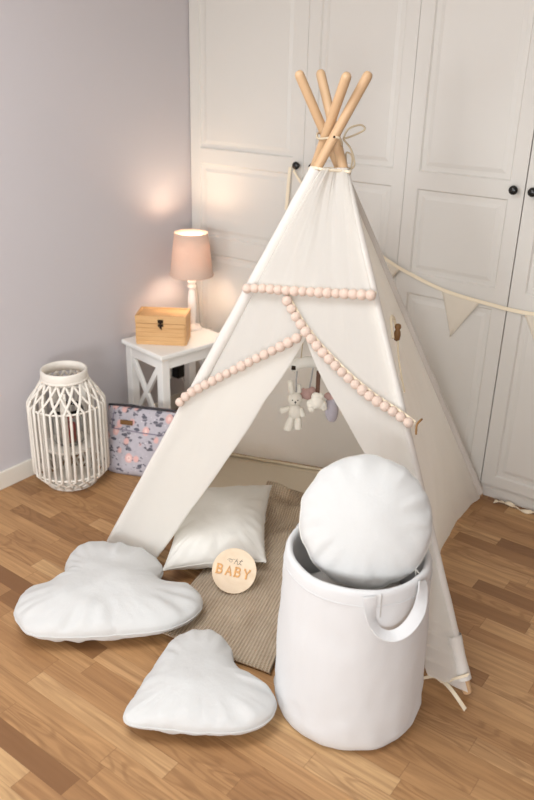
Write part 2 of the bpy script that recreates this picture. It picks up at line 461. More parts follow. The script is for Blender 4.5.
bm = bmesh.new(); tube(bm, smooth_path([(0.012, 0.010, 0.27), (0.030, 0.012, 0.16), (0.034, 0.020, 0.03), (0.052, 0.040, 0.004), (0.075, 0.06, 0.004)]), 0.0022, 8)
from_bm('power_cord', bm, plain('clear_grey_cord', lin(170, 165, 155), 0.4, 0.1, 20), lp, True)

# ---------------------------------------------------------------- wooden box
t = NT('orange_slatted_wood'); tcc = t.add('ShaderNodeTexCoord'); mp = t.add('ShaderNodeMapping'); mp.inputs['Scale'].default_value = (9, 9, 70)
t.link(tcc.outputs['Object'], mp.inputs['Vector']); nz = t.add('ShaderNodeTexNoise', i_Scale=1.0, i_Detail=4.0); t.link(mp.outputs[0], nz.inputs['Vector'])
t.link(t.mix(nz.outputs['Fac'], lin(232, 190, 136), lin(196, 144, 88)), t.b.inputs['Base Color']); t.b.inputs['Roughness'].default_value = 0.55; t.bump(nz.outputs['Fac'], 0.2, 0.002)
BOXW = t.m
bxang = math.atan2(0.1255, 0.191)
bo = thing('wooden_box', 'small lidded wooden box with dark clasp on the side table', 'box', (0.229-0.072*math.sin(bxang), -0.500+0.072*math.cos(bxang), table_h), bxang)
W, D = 0.113, 0.068
bm = bmesh.new()
# body: four walls of stacked slats and a bottom
nsl = 5; zh = 0.103
for k in range(nsl):
    z0 = k*zh/nsl; z1 = (k+1)*zh/nsl-0.0004
    for s in (-1, 1):
        bx(bm, (-W, s*D-0.006, z0), (W, s*D+0.006, z1), 0.0012, 1); bx(bm, (s*W-0.006, -D, z0), (s*W+0.006, D, z1), 0.0012, 1)
bx(bm, (-W, -D, 0.0), (W, D, 0.006))
from_bm('box_body', bm, BOXW, bo)
bm = bmesh.new()
for s in (-1, 1):
    bx(bm, (-W-0.006, s*D-0.006, zh+0.001), (W+0.006, s*D+0.006, 0.140), 0.0015, 1); bx(bm, (s*W-0.006, -D, zh+0.001), (s*W+0.006, D, 0.140), 0.0015, 1)
bx(bm, (-W, -D, 0.124), (W, D, 0.134), 0.001, 1)
ld = from_bm('box_lid', bm, BOXW, bo)
bm = bmesh.new(); bx(bm, (-0.013, -D-0.0085, 0.106), (0.013, -D-0.006, 0.124), 0.001, 1); bx(bm, (-0.013, -D-0.0085, 0.090), (0.013, -D-0.006, 0.102), 0.001, 1)
bx(bm, (-0.005, -D-0.013, 0.082), (0.005, -D-0.0085, 0.116), 0.0015, 1); tube(bm, [(0.0, -D-0.011, 0.084), (0.006, -D-0.011, 0.078)], 0.003, 8)
from_bm('clasp', bm, DARKMETAL, bo)

# ---------------------------------------------------------------- wall socket with black plug
so = thing('power_socket', 'white wall socket above the skirting under the side table', 'socket', (0.0, -0.175, 0.225))
bm = bmesh.new(); bx(bm, (0.0, -0.041, -0.041), (0.011, 0.041, 0.041), 0.004); from_bm('socket_plate', bm, WHITE, so)
pg = thing('power_plug', 'black adapter plug in the wall socket under the side table', 'plug', (0.011, -0.175, 0.225))
bm = bmesh.new(); bx(bm, (0.0, -0.030, -0.034), (0.050, 0.030, 0.034), 0.010, 3); from_bm('plug_body', bm, BLACK, pg)
bm = bmesh.new(); tube(bm, smooth_path([(0.045, 0.0, -0.03), (0.055, 0.01, -0.08), (0.035, 0.03, -0.16), (0.02, 0.05, -0.218)]), 0.003, 8); from_bm('plug_cord', bm, WHITE, pg, True)

# ---------------------------------------------------------------- rattan lantern
lt = thing('rattan_lantern', 'white rattan lantern with open lattice shoulders on the floor by the wall', 'lantern', (0.180, -1.036, 0.0), 0.1)
RB, RM, RT = 0.104, 0.161, 0.090
Z0, Z1, Z2, Z3 = 0.006, 0.070, 0.385, 0.487
N = 36; bar_r = 0.0050
for i in range(N):
    a = 2*PI*i/N; s = 1 if i % 2 else -1; sh_ = s*2*PI/N*2.5
    def P(r, ang, z): return Vector((r*math.cos(ang), r*math.sin(ang), z))
    off = 0.002*s
    path = []
    for k in range(5):
        f = k/4; path.append(P(RB+(RM-RB)*f+off*(1-f), a+sh_*(1-f), Z0+(Z1-Z0)*f))
    for k in range(1, 5):
        f = k/4; path.append(P(RM, a, Z1+(Z2-Z1)*f))
    for k in range(1, 6):
        f = k/5; path.append(P(RM+(RT-RM)*f+off*f, a+sh_*f, Z2+(Z3-Z2)*f))
    bm = bmesh.new(); tube(bm, path, bar_r, 6, flat=(1.0, 1.25)); from_bm('stave', bm, RATTAN, lt, True)
def ring(r, z, th, parent, name='ring', mat=RATTAN):
    bm = bmesh.new(); tube(bm, [(r*math.cos(2*PI*k/48), r*math.sin(2*PI*k/48), z) for k in range(48)], th, 8, closed=True); return from_bm(name, bm, mat, parent, True)
ring(RB+0.002, 0.006, 0.006, lt); ring(RM-0.007, Z1+0.004, 0.0045, lt); ring(RM-0.007, Z2-0.004, 0.0045, lt); ring(RT+0.004, Z3+0.004, 0.006, lt)
bm = bmesh.new(); lathe(bm, [(RT+0.004, Z3), (RT+0.007, Z3+0.006), (RT+0.007, Z3+0.038), (RT+0.003, Z3+0.044), (RT-0.003, Z3+0.042), (RT-0.004, Z3+0.004), (RT+0.004, Z3)], 48, cap=False)
from_bm('top_band', bm, RATTAN, lt, True)
bm = bmesh.new(); lathe(bm, [(RB, 0.0), (RB, 0.010)], 40); from_bm('base_disc', bm, RATTAN, lt)
for k in range(5):
    a = 2*PI*k/5+0.35
    bm = bmesh.new(); bx(bm, (0.108, -0.013, 0.01), (0.114, 0.013, 0.46), 0.001, 1, Matrix.Rotation(a, 4, 'Z')); from_bm('inner_slat', bm, RATTAN, lt)
bm = bmesh.new(); lathe(bm, [(0.107, 0.175), (0.107, 0.185), (0.07, 0.186), (0.001, 0.186), (0.001, 0.175), (0.107, 0.175)], 40, cap=False); from_bm('shelf', bm, RATTAN, lt)
gl = thing('glass_candle_holder', 'clear glass candle jar with something red in it, inside the rattan lantern', 'candle holder', (0.180, -1.036, 0.1865))
bm = bmesh.new(); lathe(bm, [(0.002, 0.001), (0.052, 0.001), (0.070, 0.02), (0.078, 0.07), (0.074, 0.135), (0.064, 0.17), (0.0615, 0.17), (0.071, 0.135), (0.075, 0.07), (0.067, 0.022), (0.050, 0.005), (0.002, 0.005)], 32)
from_bm('jar', bm, GLASS, gl, True)
bm = bmesh.new(); lathe(bm, [(0.030, 0.006), (0.031, 0.008), (0.031, 0.085), (0.028, 0.088), (0.008, 0.086)], 24); from_bm('candle', bm, plain('red_wax', lin(176, 52, 44), 0.5), gl, True)
bm = bmesh.new(); tube(bm, [(0, 0, 0.085), (0.001, 0, 0.098)], 0.001, 6); from_bm('wick', bm, TOYDARK, gl)

# ---------------------------------------------------------------- floral bag
def floral():
    t = NT('lilac_floral_cloth'); uv = t.add('ShaderNodeUVMap')
    nz = t.add('ShaderNodeTexNoise', i_Scale=14.0, i_Detail=3.0); t.link(uv.outputs[0], nz.inputs['Vector'])
    base = t.mix(nz.outputs['Fac'], lin(196, 190, 196), lin(172, 166, 174))
    wob = t.add('ShaderNodeTexNoise', i_Scale=28.0, i_Detail=2.0); t.link(uv.outputs[0], wob.inputs['Vector'])
    mx = t.add('ShaderNodeVectorMath', operation='MULTIPLY_ADD'); t.link(wob.outputs['Color'], mx.inputs[0]); mx.inputs[1].default_value = (0.035, 0.035, 0); t.link(uv.outputs[0], mx.inputs[2])
    def spots(scale, thr, seedoff, rot=0.0, stretch=1.0, rnd=1.0, soft=0.03):
        mp = t.add('ShaderNodeMapping'); mp.inputs['Location'].default_value = (seedoff, seedoff*1.7, 0); mp.inputs['Rotation'].default_value = (0, 0, rot); mp.inputs['Scale'].default_value = (1, stretch, 1)
        t.link(mx.outputs[0], mp.inputs['Vector'])
        v = t.add('ShaderNodeTexVoronoi', i_Scale=scale, i_Randomness=rnd); t.link(mp.outputs[0], v.inputs['Vector'])
        mr = t.add('ShaderNodeMapRange'); t.link(v.outputs['Distance'], mr.inputs[0]); mr.inputs[1].default_value = thr+soft; mr.inputs[2].default_value = thr-soft
        return mr.outputs[0], v
    gt = t.add('ShaderNodeTexNoise', i_Scale=7.0, i_Detail=1.0); t.link(uv.outputs[0], gt.inputs['Vector'])
    gate = t.math('GREATER_THAN', gt.outputs['Fac'], 0.46)
    f, v = spots(6.0, 0.36, 3.1, 0.8, 2.6, 1.0); base = t.mix(t.math('MULTIPLY', f, gate), base, lin(92, 90, 100))
    f, v = spots(6.5, 0.30, 8.3, -0.6, 2.8, 1.0); base = t.mix(t.math('MULTIPLY', f, gate), base, lin(112, 108, 118))
    f, v = spots(13, 0.10, 5.7); base = t.mix(f, base, lin(222, 216, 220))
    f, v = spots(4.4, 0.33, 1.3, 0.2, 1.0, 0.85); base = t.mix(f, base, lin(222, 176, 170))
    f, v = spots(4.4, 0.20, 1.3, 0.2, 1.0, 0.85); base = t.mix(f, base, lin(238, 206, 198))
    f, v = spots(4.4, 0.08, 1.3, 0.2, 1.0, 0.85); base = t.mix(f, base, lin(190, 140, 136))
    t.link(base, t.b.inputs['Base Color']); t.b.inputs['Roughness'].default_value = 0.75
    return t.m
FLORAL = floral()
bgang = math.atan2(0.15, 0.35)
bg = thing('floral_bag', 'lilac floral zip bag with brown leather tag leaning behind the lantern', 'bag', (0.372, -0.790, 0.0), bgang)
BH, BW = 0.275, 0.195
def bag_surface(u, s, side):
    """u -1..1 across, s 0..1 up"""
    thick = 0.060*(1-abs(u)**5)*(0.35+0.65*math.sin(min(1, (1-s)*1.25+0.02)*PI/2))*(1 if s > 0.10 else (0.75+2.5*s))
    x = u*BW*(1-0.03*s) ; z = 0.004 + s*BH*(1-0.05*(1-abs(u))*0 - 0.06*abs(u)**3)
    y = side*thick - 0.008 + 0.095*s*1.0
    n = noise.noise(Vector((x*9, z*9, side*3)))*0.006
    return Vector((x, y+side*n-0.0, z - 0.012*math.sin(PI*(u+1)/2)*s + 0.01*s))
bm = bmesh.new(); uvl = bm.loops.layers.uv.new('UVMap'); NU, NS = 40, 24
for side in (-1, 1):
    g = [[bm.verts.new(bag_surface(-1+2*i/NU, j/NS, side)) for i in range(NU+1)] for j in range(NS+1)]
    for j in range(NS):
        for i in range(NU):
            f = bm.faces.new((g[j][i], g[j][i+1], g[j+1][i+1], g[j+1][i]))
            for lp_, (ii, jj) in zip(f.loops, ((i, j), (i+1, j), (i+1, j+1), (i, j+1))): lp_[uvl].uv = (ii/NU*1.56+side*0.3, jj/NS)
bmesh.ops.remove_doubles(bm, verts=bm.verts, dist=0.0015)
# close the bottom
bmesh.ops.holes_fill(bm, edges=[e for e in bm.edges if e.is_boundary], sides=0)
body = from_bm('bag_body', bm, FLORAL, bg, True)
bm = bmesh.new(); tube(bm, [bag_surface(-1+2*i/24, 1.0, -1)*0.5+bag_surface(-1+2*i/24, 1.0, 1)*0.5+Vector((0, 0, 0.003)) for i in range(25)], 0.0055, 8)
from_bm('zip', bm, plain('charcoal_zip', lin(48, 44, 48), 0.6), bg, True)
bm = bmesh.new()
for (u0, u1, s0, s1) in ((-0.80, 0.98, 0.985, 0.69),):
    p = [bag_surface(u, s0+(s1-s0)*q, -1)+Vector((0, -0.004, 0)) for (u, q) in [(-0.80, f/8) for f in range(9)] + [(-0.80+1.78*f/20, 1.0) for f in range(1, 21)]]
    tube(bm, p, 0.0022, 6)
from_bm('pocket_piping', bm, plain('lilac_piping', lin(150, 142, 158), 0.8), bg, True)
c = bag_surface(-0.43, 0.80, -1)
bm = bmesh.new(); bx(bm, (-0.030, -0.0035, -0.0105), (0.030, 0.0, 0.0105), 0.002, 2, Matrix.Translation(c+Vector((0, -0.004, 0))) @ Matrix.Rotation(-0.30, 4, 'X'))
from_bm('leather_tag', bm, LEATHER, bg)

# ---------------------------------------------------------------- pillows
def resample(pts, n):
    P = [Vector((p[0], p[1])) for p in pts]; P.append(P[0])
    # closed Catmull-Rom then uniform arc length
    Q = []; m = len(P)-1
    for i in range(m):
        p0, p1, p2, p3 = P[(i-1) % m], P[i], P[(i+1) % m], P[(i+2) % m]
        for k in range(16):
            t = k/16; Q.append(0.5*((2*p1)+(p2-p0)*t+(2*p0-5*p1+4*p2-p3)*t*t+(3*p1-p0-3*p2+p3)*t**3))
    Q.append(Q[0]); d = [0]
    for a, b in zip(Q, Q[1:]): d.append(d[-1]+(b-a).length)
    out = []; j = 0
    for k in range(n):
        s = d[-1]*k/n
        while d[j+1] < s: j += 1
        f = (s-d[j])/max(1e-9, d[j+1]-d[j]); out.append(Q[j]*(1-f)+Q[j+1]*f)
    return out, d[-1]

def inflate_map(poly, N=96):
    xs = np.array([p.x for p in poly]); ys = np.array([p.y for p in poly])
    x0, x1, y0, y1 = xs.min(), xs.max(), ys.min(), ys.max(); px = (x1-x0)*0.04; x0 -= px; x1 += px; y0 -= px; y1 += px
    gx = np.linspace(x0, x1, N); gy = np.linspace(y0, y1, N); GX, GY = np.meshgrid(gx, gy, indexing='ij')
    ins = np.zeros_like(GX, bool); n = len(xs); j = n-1
    for i in range(n):
        c = ((ys[i] > GY) != (ys[j] > GY)) & (GX < (xs[j]-xs[i])*(GY-ys[i])/(ys[j]-ys[i]+1e-12)+xs[i]); ins ^= c; j = i
    u = np.zeros_like(GX); hx2 = (gx[1]-gx[0])**2; hy2 = (gy[1]-gy[0])**2
    for it in range(2600):
        v = (hy2*(np.roll(u, 1, 0)+np.roll(u, -1, 0)) + hx2*(np.roll(u, 1, 1)+np.roll(u, -1, 1)) + hx2*hy2)/(2*(hx2+hy2)); u = np.where(ins, v, 0)
    u = u/u.max()
    def at(x, y):
        fx = (x-x0)/(x1-x0)*(N-1); fy = (y-y0)/(y1-y0)*(N-1); i = int(min(max(fx, 0), N-2)); k = int(min(max(fy, 0), N-2)); a = fx-i; b = fy-k
        return u[i, k]*(1-a)*(1-b)+u[i+1, k]*a*(1-b)+u[i, k+1]*(1-a)*b+u[i+1, k+1]*a*b
    return at

def pillow(name, outline, centre, T, mat, seed=0.0, rings=26, nseg=168, pucker=0.006, power=0.5, bottom=1.0, sag=None, place=None, floor=None, parent=None, wob=0.003, mid=0.008):
    """inflated cushion; outline polygon in local xy, thickness along local z; place: function local->world"""
    poly, per = resample(outline, nseg); at = inflate_map(poly)
    C0 = Vector(centre); V = []; F = []
    def pos(k, t, side):
        p = C0.lerp(poly[k], t); arc = k/nseg*per
        h = at(p.x, p.y)**power if t < 0.999 else 0.0
        edge = max(0.0, 1-(1-t)/0.50)
        # gathers running in from the seam
        nw = noise.noise(Vector((arc*24+seed*7, t*1.1, seed+side)))
        n2 = noise.noise(Vector((p.x*7+seed, p.y*7, seed*3+side)))
        n3 = noise.noise(Vector((p.x*16+seed, p.y*16, seed*5+side)))
        z = side*T*0.5*h*(bottom if side < 0 else 1.0)
        rim = 1.0 if t < 0.999 else 0.0
        nw = 0.45*nw + 1.1*(0.32-abs(noise.noise(Vector((arc*13+seed*5, t*0.8, seed+4+side)))))*(0.5+noise.noise(Vector((arc*4, seed, 2.0))))
        z += side*(pucker*nw*edge*min(1.0, (1-t)*14) + mid*n2*h + 0.35*mid*n3*h)
        if t > 0.97: 
            wv = wob*noise.noise(Vector((arc*30, seed, 0)))
            d = (p-C0).normalized(); p = p + d*wv; z += 0.6*wob*noise.noise(Vector((arc*22, seed+9, 0)))
        if sag: z += sag(p.x, p.y)
        return Vector((p.x, p.y, z))
    ts = [((i+1)/rings) for i in range(rings)]; ts = [1-(1-t)**1.5 for t in ts]
    for side in (1, -1):
        V.append(pos(0, 0.0, side))
    idx = {}
    for side in (1, -1):
        for i, t in enumerate(ts):
            for k in range(nseg):
                if i == rings-1 and side < 0: idx[(side, i, k)] = idx[(1, i, k)]; continue
                idx[(side, i, k)] = len(V); V.append(pos(k, t, side))
    for side in (1, -1):
        c = 0 if side > 0 else 1
        for k in range(nseg):
            k2 = (k+1) % nseg; f = (c, idx[(side, 0, k)], idx[(side, 0, k2)]); F.append(f if side > 0 else f[::-1])
            for i in range(rings-1):
                f = (idx[(side, i, k)], idx[(side, i+1, k)], idx[(side, i+1, k2)], idx[(side, i, k2)]); F.append(f if side > 0 else f[::-1])
    if place: V = [place(v) for v in V]
    if floor is not None:
        V = [Vector((v.x, v.y, max(v.z, floor(v.x, v.y) + 0.0004*(i % 3)))) for i, v in enumerate(V)]
    o = mesh(name, V, F, mat, parent)
    rim_pts = [V[idx[(1, rings-1, k)]].copy() for k in range(nseg)]
    return o, rim_pts
def piping(rim, parent, mat, r=0.0022, name='seam', a=0.0, b=1.0):
    n = len(rim); bm = bmesh.new(); sel = rim[int(a*n):int(b*n)]
    tube(bm, sel, r, 6, closed=(a == 0 and b == 1.0)); return from_bm(name, bm, mat, parent, True)

BQ = [Vector((1.165, -1.558)), Vector((1.60, -1.49)), Vector((1.295, -0.465)), Vector((0.90, -0.535))]
def in_blanket(x, y):
    q = Vector((x, y))
    return all((BQ[(i+1) % 4]-BQ[i]).cross(q-BQ[i]) > 0 for i in range(4))
CLOUD = [(0.822,-1.824),(0.775,-1.777),(0.748,-1.709),(0.785,-1.640),(0.796,-1.590),(0.738,-1.545),(0.690,-1.448),(0.722,-1.385),(0.785,-1.345),(0.875,-1.318),(0.965,-1.320),(1.028,-1.352),(1.060,-1.412),(1.115,-1.400),(1.178,-1.366),(1.236,-1.385),(1.271,-1.434),(1.270,-1.512),(1.236,-1.586),(1.15,-1.677),(1.083,-1.741),(0.993,-1.813),(0.917,-1.849)]
ob, rim = pillow('cloud_pillow', CLOUD, (0.98, -1.58), 0.165, PILLOW, 1.0, pucker=0.028, bottom=0.75, place=lambda v: Vector((v.x, v.y, v.z+0.064)), floor=lambda x, y: 0.032 if in_blanket(x, y) else 0.002, mid=0.014)
tag(ob, 'white cloud shaped pillow on the floor left of the teepee', 'pillow'); piping(rim, ob, PILLOW)
HEART = [(1.410,-1.910),(1.362,-1.800),(1.330,-1.702),(1.302,-1.615),(1.306,-1.548),(1.338,-1.508),(1.392,-1.490),(1.464,-1.512),(1.528,-1.566),(1.594,-1.573),(1.650,-1.572),(1.700,-1.600),(1.722,-1.655),(1.702,-1.722),(1.631,-1.790),(1.528,-1.856)]
ob, rim = pillow('heart_pillow', HEART, (1.49, -1.69), 0.140, PILLOW, 2.3, pucker=0.025, bottom=0.75, place=lambda v: Vector((v.x, v.y, v.z+0.058)), floor=lambda x, y: 0.032 if in_blanket(x, y) else 0.002, mid=0.012)
tag(ob, 'white heart shaped pillow lying on the floor left of the white basket', 'pillow'); piping(rim, ob, PILLOW)

# rectangular cushion inside the teepee
cb0 = Vector((1.045, -1.345, 0.072)); cb1 = Vector((1.288, -1.088, 0.072)); ctr = Vector((1.098, -0.715, 0.132))
ex = (cb1-cb0).normalized(); eyv = (ctr-cb1); ey = (eyv - ex*eyv.dot(ex)*0.35).normalized(); ez = ex.cross(ey)
cw = 0.375; chh = 0.45
def rect_outline(w, h, pinch=0.02):
    pts = []
    cs = [(0, 0), (w, 0), (w, h), (0, h)]
    for i in range(4):
        a = Vector(cs[i]); b = Vector(cs[(i+1) % 4]); nrm = Vector((-(b-a).y, (b-a).x)).normalized()
        for f in (0.0, 0.03, 0.12, 0.3, 0.5, 0.7, 0.88, 0.97):
            pts.append(a.lerp(b, f)+nrm*pinch*math.sin(PI*f)**0.7)
    return [(p.x, p.y) for p in pts]
ob, rim = pillow('square_cushion', rect_outline(cw, chh), (cw/2, chh/2), 0.175, CREAMP, 4.1, pucker=0.020, power=0.55, mid=0.010,
                 place=lambda v: cb1 - ex*(cw-v.x) + ey*v.y + ez*v.z, floor=lambda x, y: 0.032 if in_blanket(x, y) else 0.014)
tag(ob, 'cream square cushion lying inside the teepee behind the wooden disc', 'cushion'); piping(rim, ob, CREAMP)

# ---------------------------------------------------------------- storage basket
BX, BY, BZ = 1.818, -1.405, 0.526
bk = thing('storage_basket', 'tall round white fabric basket with a hanging strap handle', 'basket', (BX, BY, 0.0))
def basket_r(z): 
    f = z/BZ; return 0.2155 + 0.003*math.sin(f*PI) - 0.0190*f**1.2
def wrinkle(a, z, amp=0.0028):
    low = math.exp(-((z-0.06)/0.05)**2)
    return amp*noise.noise(Vector((a*2.2, z*9, 3.3))) + low*0.008*noise.noise(Vector((a*3, z*38+a*1.5, 8.8))) + 0.0018*noise.noise(Vector((a*6, z*20, 1.2)))
prof = [(0.001, 0.002), (0.10, 0.002), (0.165, 0.002), (0.196, 0.003), (0.2075, 0.011), (0.2130, 0.028)]
for k in range(1, 25):
    z = 0.028+(BZ-0.012-0.028)*k/24; prof.append((basket_r(z), z))
rim_r = basket_r(BZ)
prof += [(rim_r-0.002, BZ-0.004), (rim_r-0.006, BZ+0.001), (rim_r-0.012, BZ+0.002), (rim_r-0.018, BZ-0.003), (rim_r-0.021, BZ-0.015)]
for k in range(1, 14):
    z = BZ-0.015-(BZ-0.06)*k/14; prof.append((basket_r(z)-0.021, z))
prof += [(0.17, 0.04), (0.001, 0.038)]
NS_ = 120; V = []; F = []
for i, (r, z) in enumerate(prof):
    for k in range(NS_):
        a = 2*PI*k/NS_; out = 5 <= i <= 33
        rr = r + (wrinkle(a, z) if z > 0.01 and r > 0.1 else 0)
        zz = z + (0.004*noise.noise(Vector((a*1.6, 4.4, 0))) if z > 0.4 else 0)
        V.append((rr*math.cos(a), rr*math.sin(a), zz))
for i in range(len(prof)-1):
    for k in range(NS_):
        F.append((i*NS_+k, i*NS_+(k+1) % NS_, (i+1)*NS_+(k+1) % NS_, (i+1)*NS_+k))
mesh('basket_body', V, F, BASK, bk)
# rim binding seam line
bm = bmesh.new(); zz = BZ-0.038
tube(bm, [((basket_r(zz)+0.0008+wrinkle(2*PI*k/96, zz))*math.cos(2*PI*k/96), (basket_r(zz)+0.0008+wrinkle(2*PI*k/96, zz))*math.sin(2*PI*k/96), zz) for k in range(96)], 0.0012, 6, closed=True)
from_bm('rim_seam', bm, BASK, bk, True)
def ribbon(bm, path, widths, ups, th=0.0016):
    """flat strap: path points, half widths and width directions"""
    rows = []
    for p, w, u in zip(path, widths, ups):
        rows.append((Vector(p), w, Vector(u).normalized()))
    n = len(rows); rings = []
    for i, (p, w, u) in enumerate(rows):
        a = rows[max(i-1, 0)][0]; b = rows[min(i+1, n-1)][0]; T = (b-a).normalized(); nn = T.cross(u)
        nn = nn.normalized() if nn.length > 1e-6 else Vector((0, 0, 1))
        rings.append([bm.verts.new(p+u*w+nn*th), bm.verts.new(p-u*w+nn*th), bm.verts.new(p-u*w-nn*th), bm.verts.new(p+u*w-nn*th)])
    for i in range(n-1):
        for k in range(4): bm.faces.new((rings[i][k], rings[i][(k+1) % 4], rings[i+1][(k+1) % 4], rings[i+1][k]))
    bm.faces.new(rings[0][::-1]); bm.faces.new(rings[-1])
fa = math.radians(-60.0)   # direction towards the camera from the basket
def cylp(da, z, out): 
    a = fa+math.radians(da); r = basket_r(max(z, 0.05))+out; return Vector((r*math.cos(a), r*math.sin(a), z))
pts = [cylp(8, BZ-0.006, 0.004), cylp(9, BZ-0.040, 0.006), cylp(11, BZ-0.074, 0.012), cylp(16, BZ-0.100, 0.022), cylp(24, BZ-0.108, 0.030), cylp(33, BZ-0.092, 0.034), cylp(43, BZ-0.060, 0.028), cylp(51, BZ-0.026, 0.014), cylp(54, BZ-0.002, 0.004)]
path = smooth_path(pts, 14); n = len(path)
ups = []
for i, p in enumerate(path):
    radial = Vector((p.x, p.y, 0)).normalized(); T = (path[min(i+1, n-1)]-path[max(i-1, 0)]).normalized()
    side = T.cross(radial).normalized(); f = math.sin(PI*i/(n-1)); ups.append(side.lerp(radial, 0.75*f).normalized())
bm = bmesh.new(); ribbon(bm, path, [0.0165]*n, ups, 0.0016)
h = from_bm('strap_handle', bm, BASK, bk); h['label'] = 'white strap handle hanging on the side'
pts2 = [Vector((-p.x, -p.y, p.z)) for p in path]; ups2 = [Vector((-u.x, -u.y, u.z)) for u in ups]
bm = bmesh.new(); ribbon(bm, pts2, [0.0160]*n, ups2, 0.0016); from_bm('strap_handle', bm, BASK, bk)
bm = bmesh.new(); tube(bm, [cylp(17, BZ-0.002-0.004*k, 0.0012) for k in range(18)], 0.0012, 6); from_bm('side_seam', bm, GREYC, bk, True)
# grey cloth lying in the basket
V = []; F = []; nr = 16; nk = 72
for i in range(nr+1):
    r = 0.172*i/nr
    for k in range(nk):
        a = 2*PI*k/nk; x, y = r*math.cos(a), r*math.sin(a)
        z = 0.385 + 0.045*noise.noise(Vector((x*8, y*8, 2.0))) + 0.02*noise.noise(Vector((x*20, y*20, 6.0))) - 0.03*(i/nr)**4 
        V.append((BX+x, BY+y, z))
for i in range(nr):
    for k in range(nk): F.append((i*nk+k, i*nk+(k+1) % nk, (i+1)*nk+(k+1) % nk, (i+1)*nk+k))
bot = len(V); V.append((BX, BY, 0.045))
base0 = len(V)
for k in range(nk): V.append((BX+0.165*math.cos(2*PI*k/nk), BY+0.165*math.sin(2*PI*k/nk), 0.05))
for k in range(nk):
    F.append((nr*nk+k, nr*nk+(k+1) % nk, base0+(k+1) % nk, base0+k)); F.append((base0+k, base0+(k+1) % nk, bot))
ob = mesh('crumpled_cloth', V, F, GREYC); tag(ob, 'grey crumpled cloth filling the white storage basket under the round pillow', 'cloth')

# round pillow leaning out of the basket
pc = Vector((1.826, -1.395, 0.612)); view = (Vector((2.64445, -2.99562, 1.727))-pc).normalized()
pn = Vector((view.x-0.06, view.y+0.10, view.z+0.02)).normalized()
pxv = Vector((0, 0, 1)).cross(pn).normalized(); pyv = pn.cross(pxv)
circ = [(0.176*math.cos(2*PI*k/24)*(1+0.01*math.sin(3*k)), 0.176*math.sin(2*PI*k/24)*(1+0.01*math.cos(2*k))) for k in range(24)]
ob, rim = pillow('round_pillow', circ, (0, 0), 0.150, PILLOW, 6.2, pucker=0.024, power=0.5, mid=0.006, wob=0.004, place=lambda v: pc + pxv*v.x + pyv*v.y + pn*v.z)
tag(ob, 'round white pillow leaning out of the top of the storage basket', 'pillow'); piping(rim, ob, CREAMP)
a = math.radians(-38); e = pc + pxv*0.178*math.cos(a) + pyv*0.178*math.sin(a)
bm = bmesh.new()
for q, dv in ((0, Vector((0.012, -0.010, -0.055))), (1, Vector((0.022, 0.000, -0.045)))):
    tube(bm, smooth_path([e, e+dv*0.4+Vector((0.006*q, 0, 0.004)), e+dv]), 0.0022, 6)
from_bm('tie_tape', bm, CREAMP, ob, True)

# ---------------------------------------------------------------- play mat inside the teepee and knitted blanket
POLE = dict(FL=((.70, -1.31, 0), (1.4555, -.9005, 1.6945)), BL=((.50, -.44, 0), (1.4276, -.969, 1.691)),
            BR=((1.68, -.03, 0), (1.2578, -.9476, 1.6913)), FR=((2.112, -1.184, 0), (1.2598, -.8373, 1.6944)))
def pz(n, z):
    a, b = Vector(POLE[n][0]), Vector(POLE[n][1]); return a+(b-a)*(z/b.z)
def S(l, r, u, z): return pz(l, z)*(1-u)+pz(r, z)*u
FLc, BLc, BRc, FRc = (Vector(POLE[n][0]) for n in ('FL', 'BL', 'BR', 'FR'))
def base_pt(u, v): return (FLc*(1-u)+FRc*u)*(1-v) + (BLc*(1-u)+BRc*u)*v
V = []; F = []; n1, n2 = 40, 30
for lay in (1, 0):
    for j in range(n2+1):
        for i in range(n1+1):
            u = 0.05+0.80*i/n1; v = 0.22+0.786*j/n2; p = base_pt(u, v)
            e = min(i, n1-i, j, n2-j)
            z = 0.008+0.0025*noise.noise(p*9) + (0.003*noise.noise(p*3)) if e > 0 else 0.004
            V.append((p.x, p.y, z if lay else 0.0008))
m = (n1+1)*(n2+1)
for j in range(n2):
    for i in range(n1):
        a = j*(n1+1)+i; F.append((a, a+1, a+n1+2, a+n1+1)); F.append((m+a, m+a+n1+1, m+a+n1+2, m+a+1))
for i in range(n1): F.append((i, m+i, m+i+1, i+1)); a = n2*(n1+1)+i; F.append((a, a+1, m+a+1, m+a))
for j in range(n2): a = j*(n1+1); F.append((a, a+n1+1, m+a+n1+1, m+a)); a += n1; F.append((a, m+a, m+a+n1+1, a+n1+1))
fm = mesh('floor_mat', V, F, MATC); tag(fm, 'beige cotton mat covering the floor inside the teepee', 'mat')
bm = bmesh.new()
tube(bm, [base_pt(0.07, 0.24+0.715*k/30)+Vector((0, 0, 0.0085)) for k in range(31)] + [base_pt(0.07+0.76*k/30, 0.955)+Vector((0, 0, 0.0085)) for k in range(1, 31)], 0.002, 6)
from_bm('stitched_edge', bm, TAPE, fm, True)

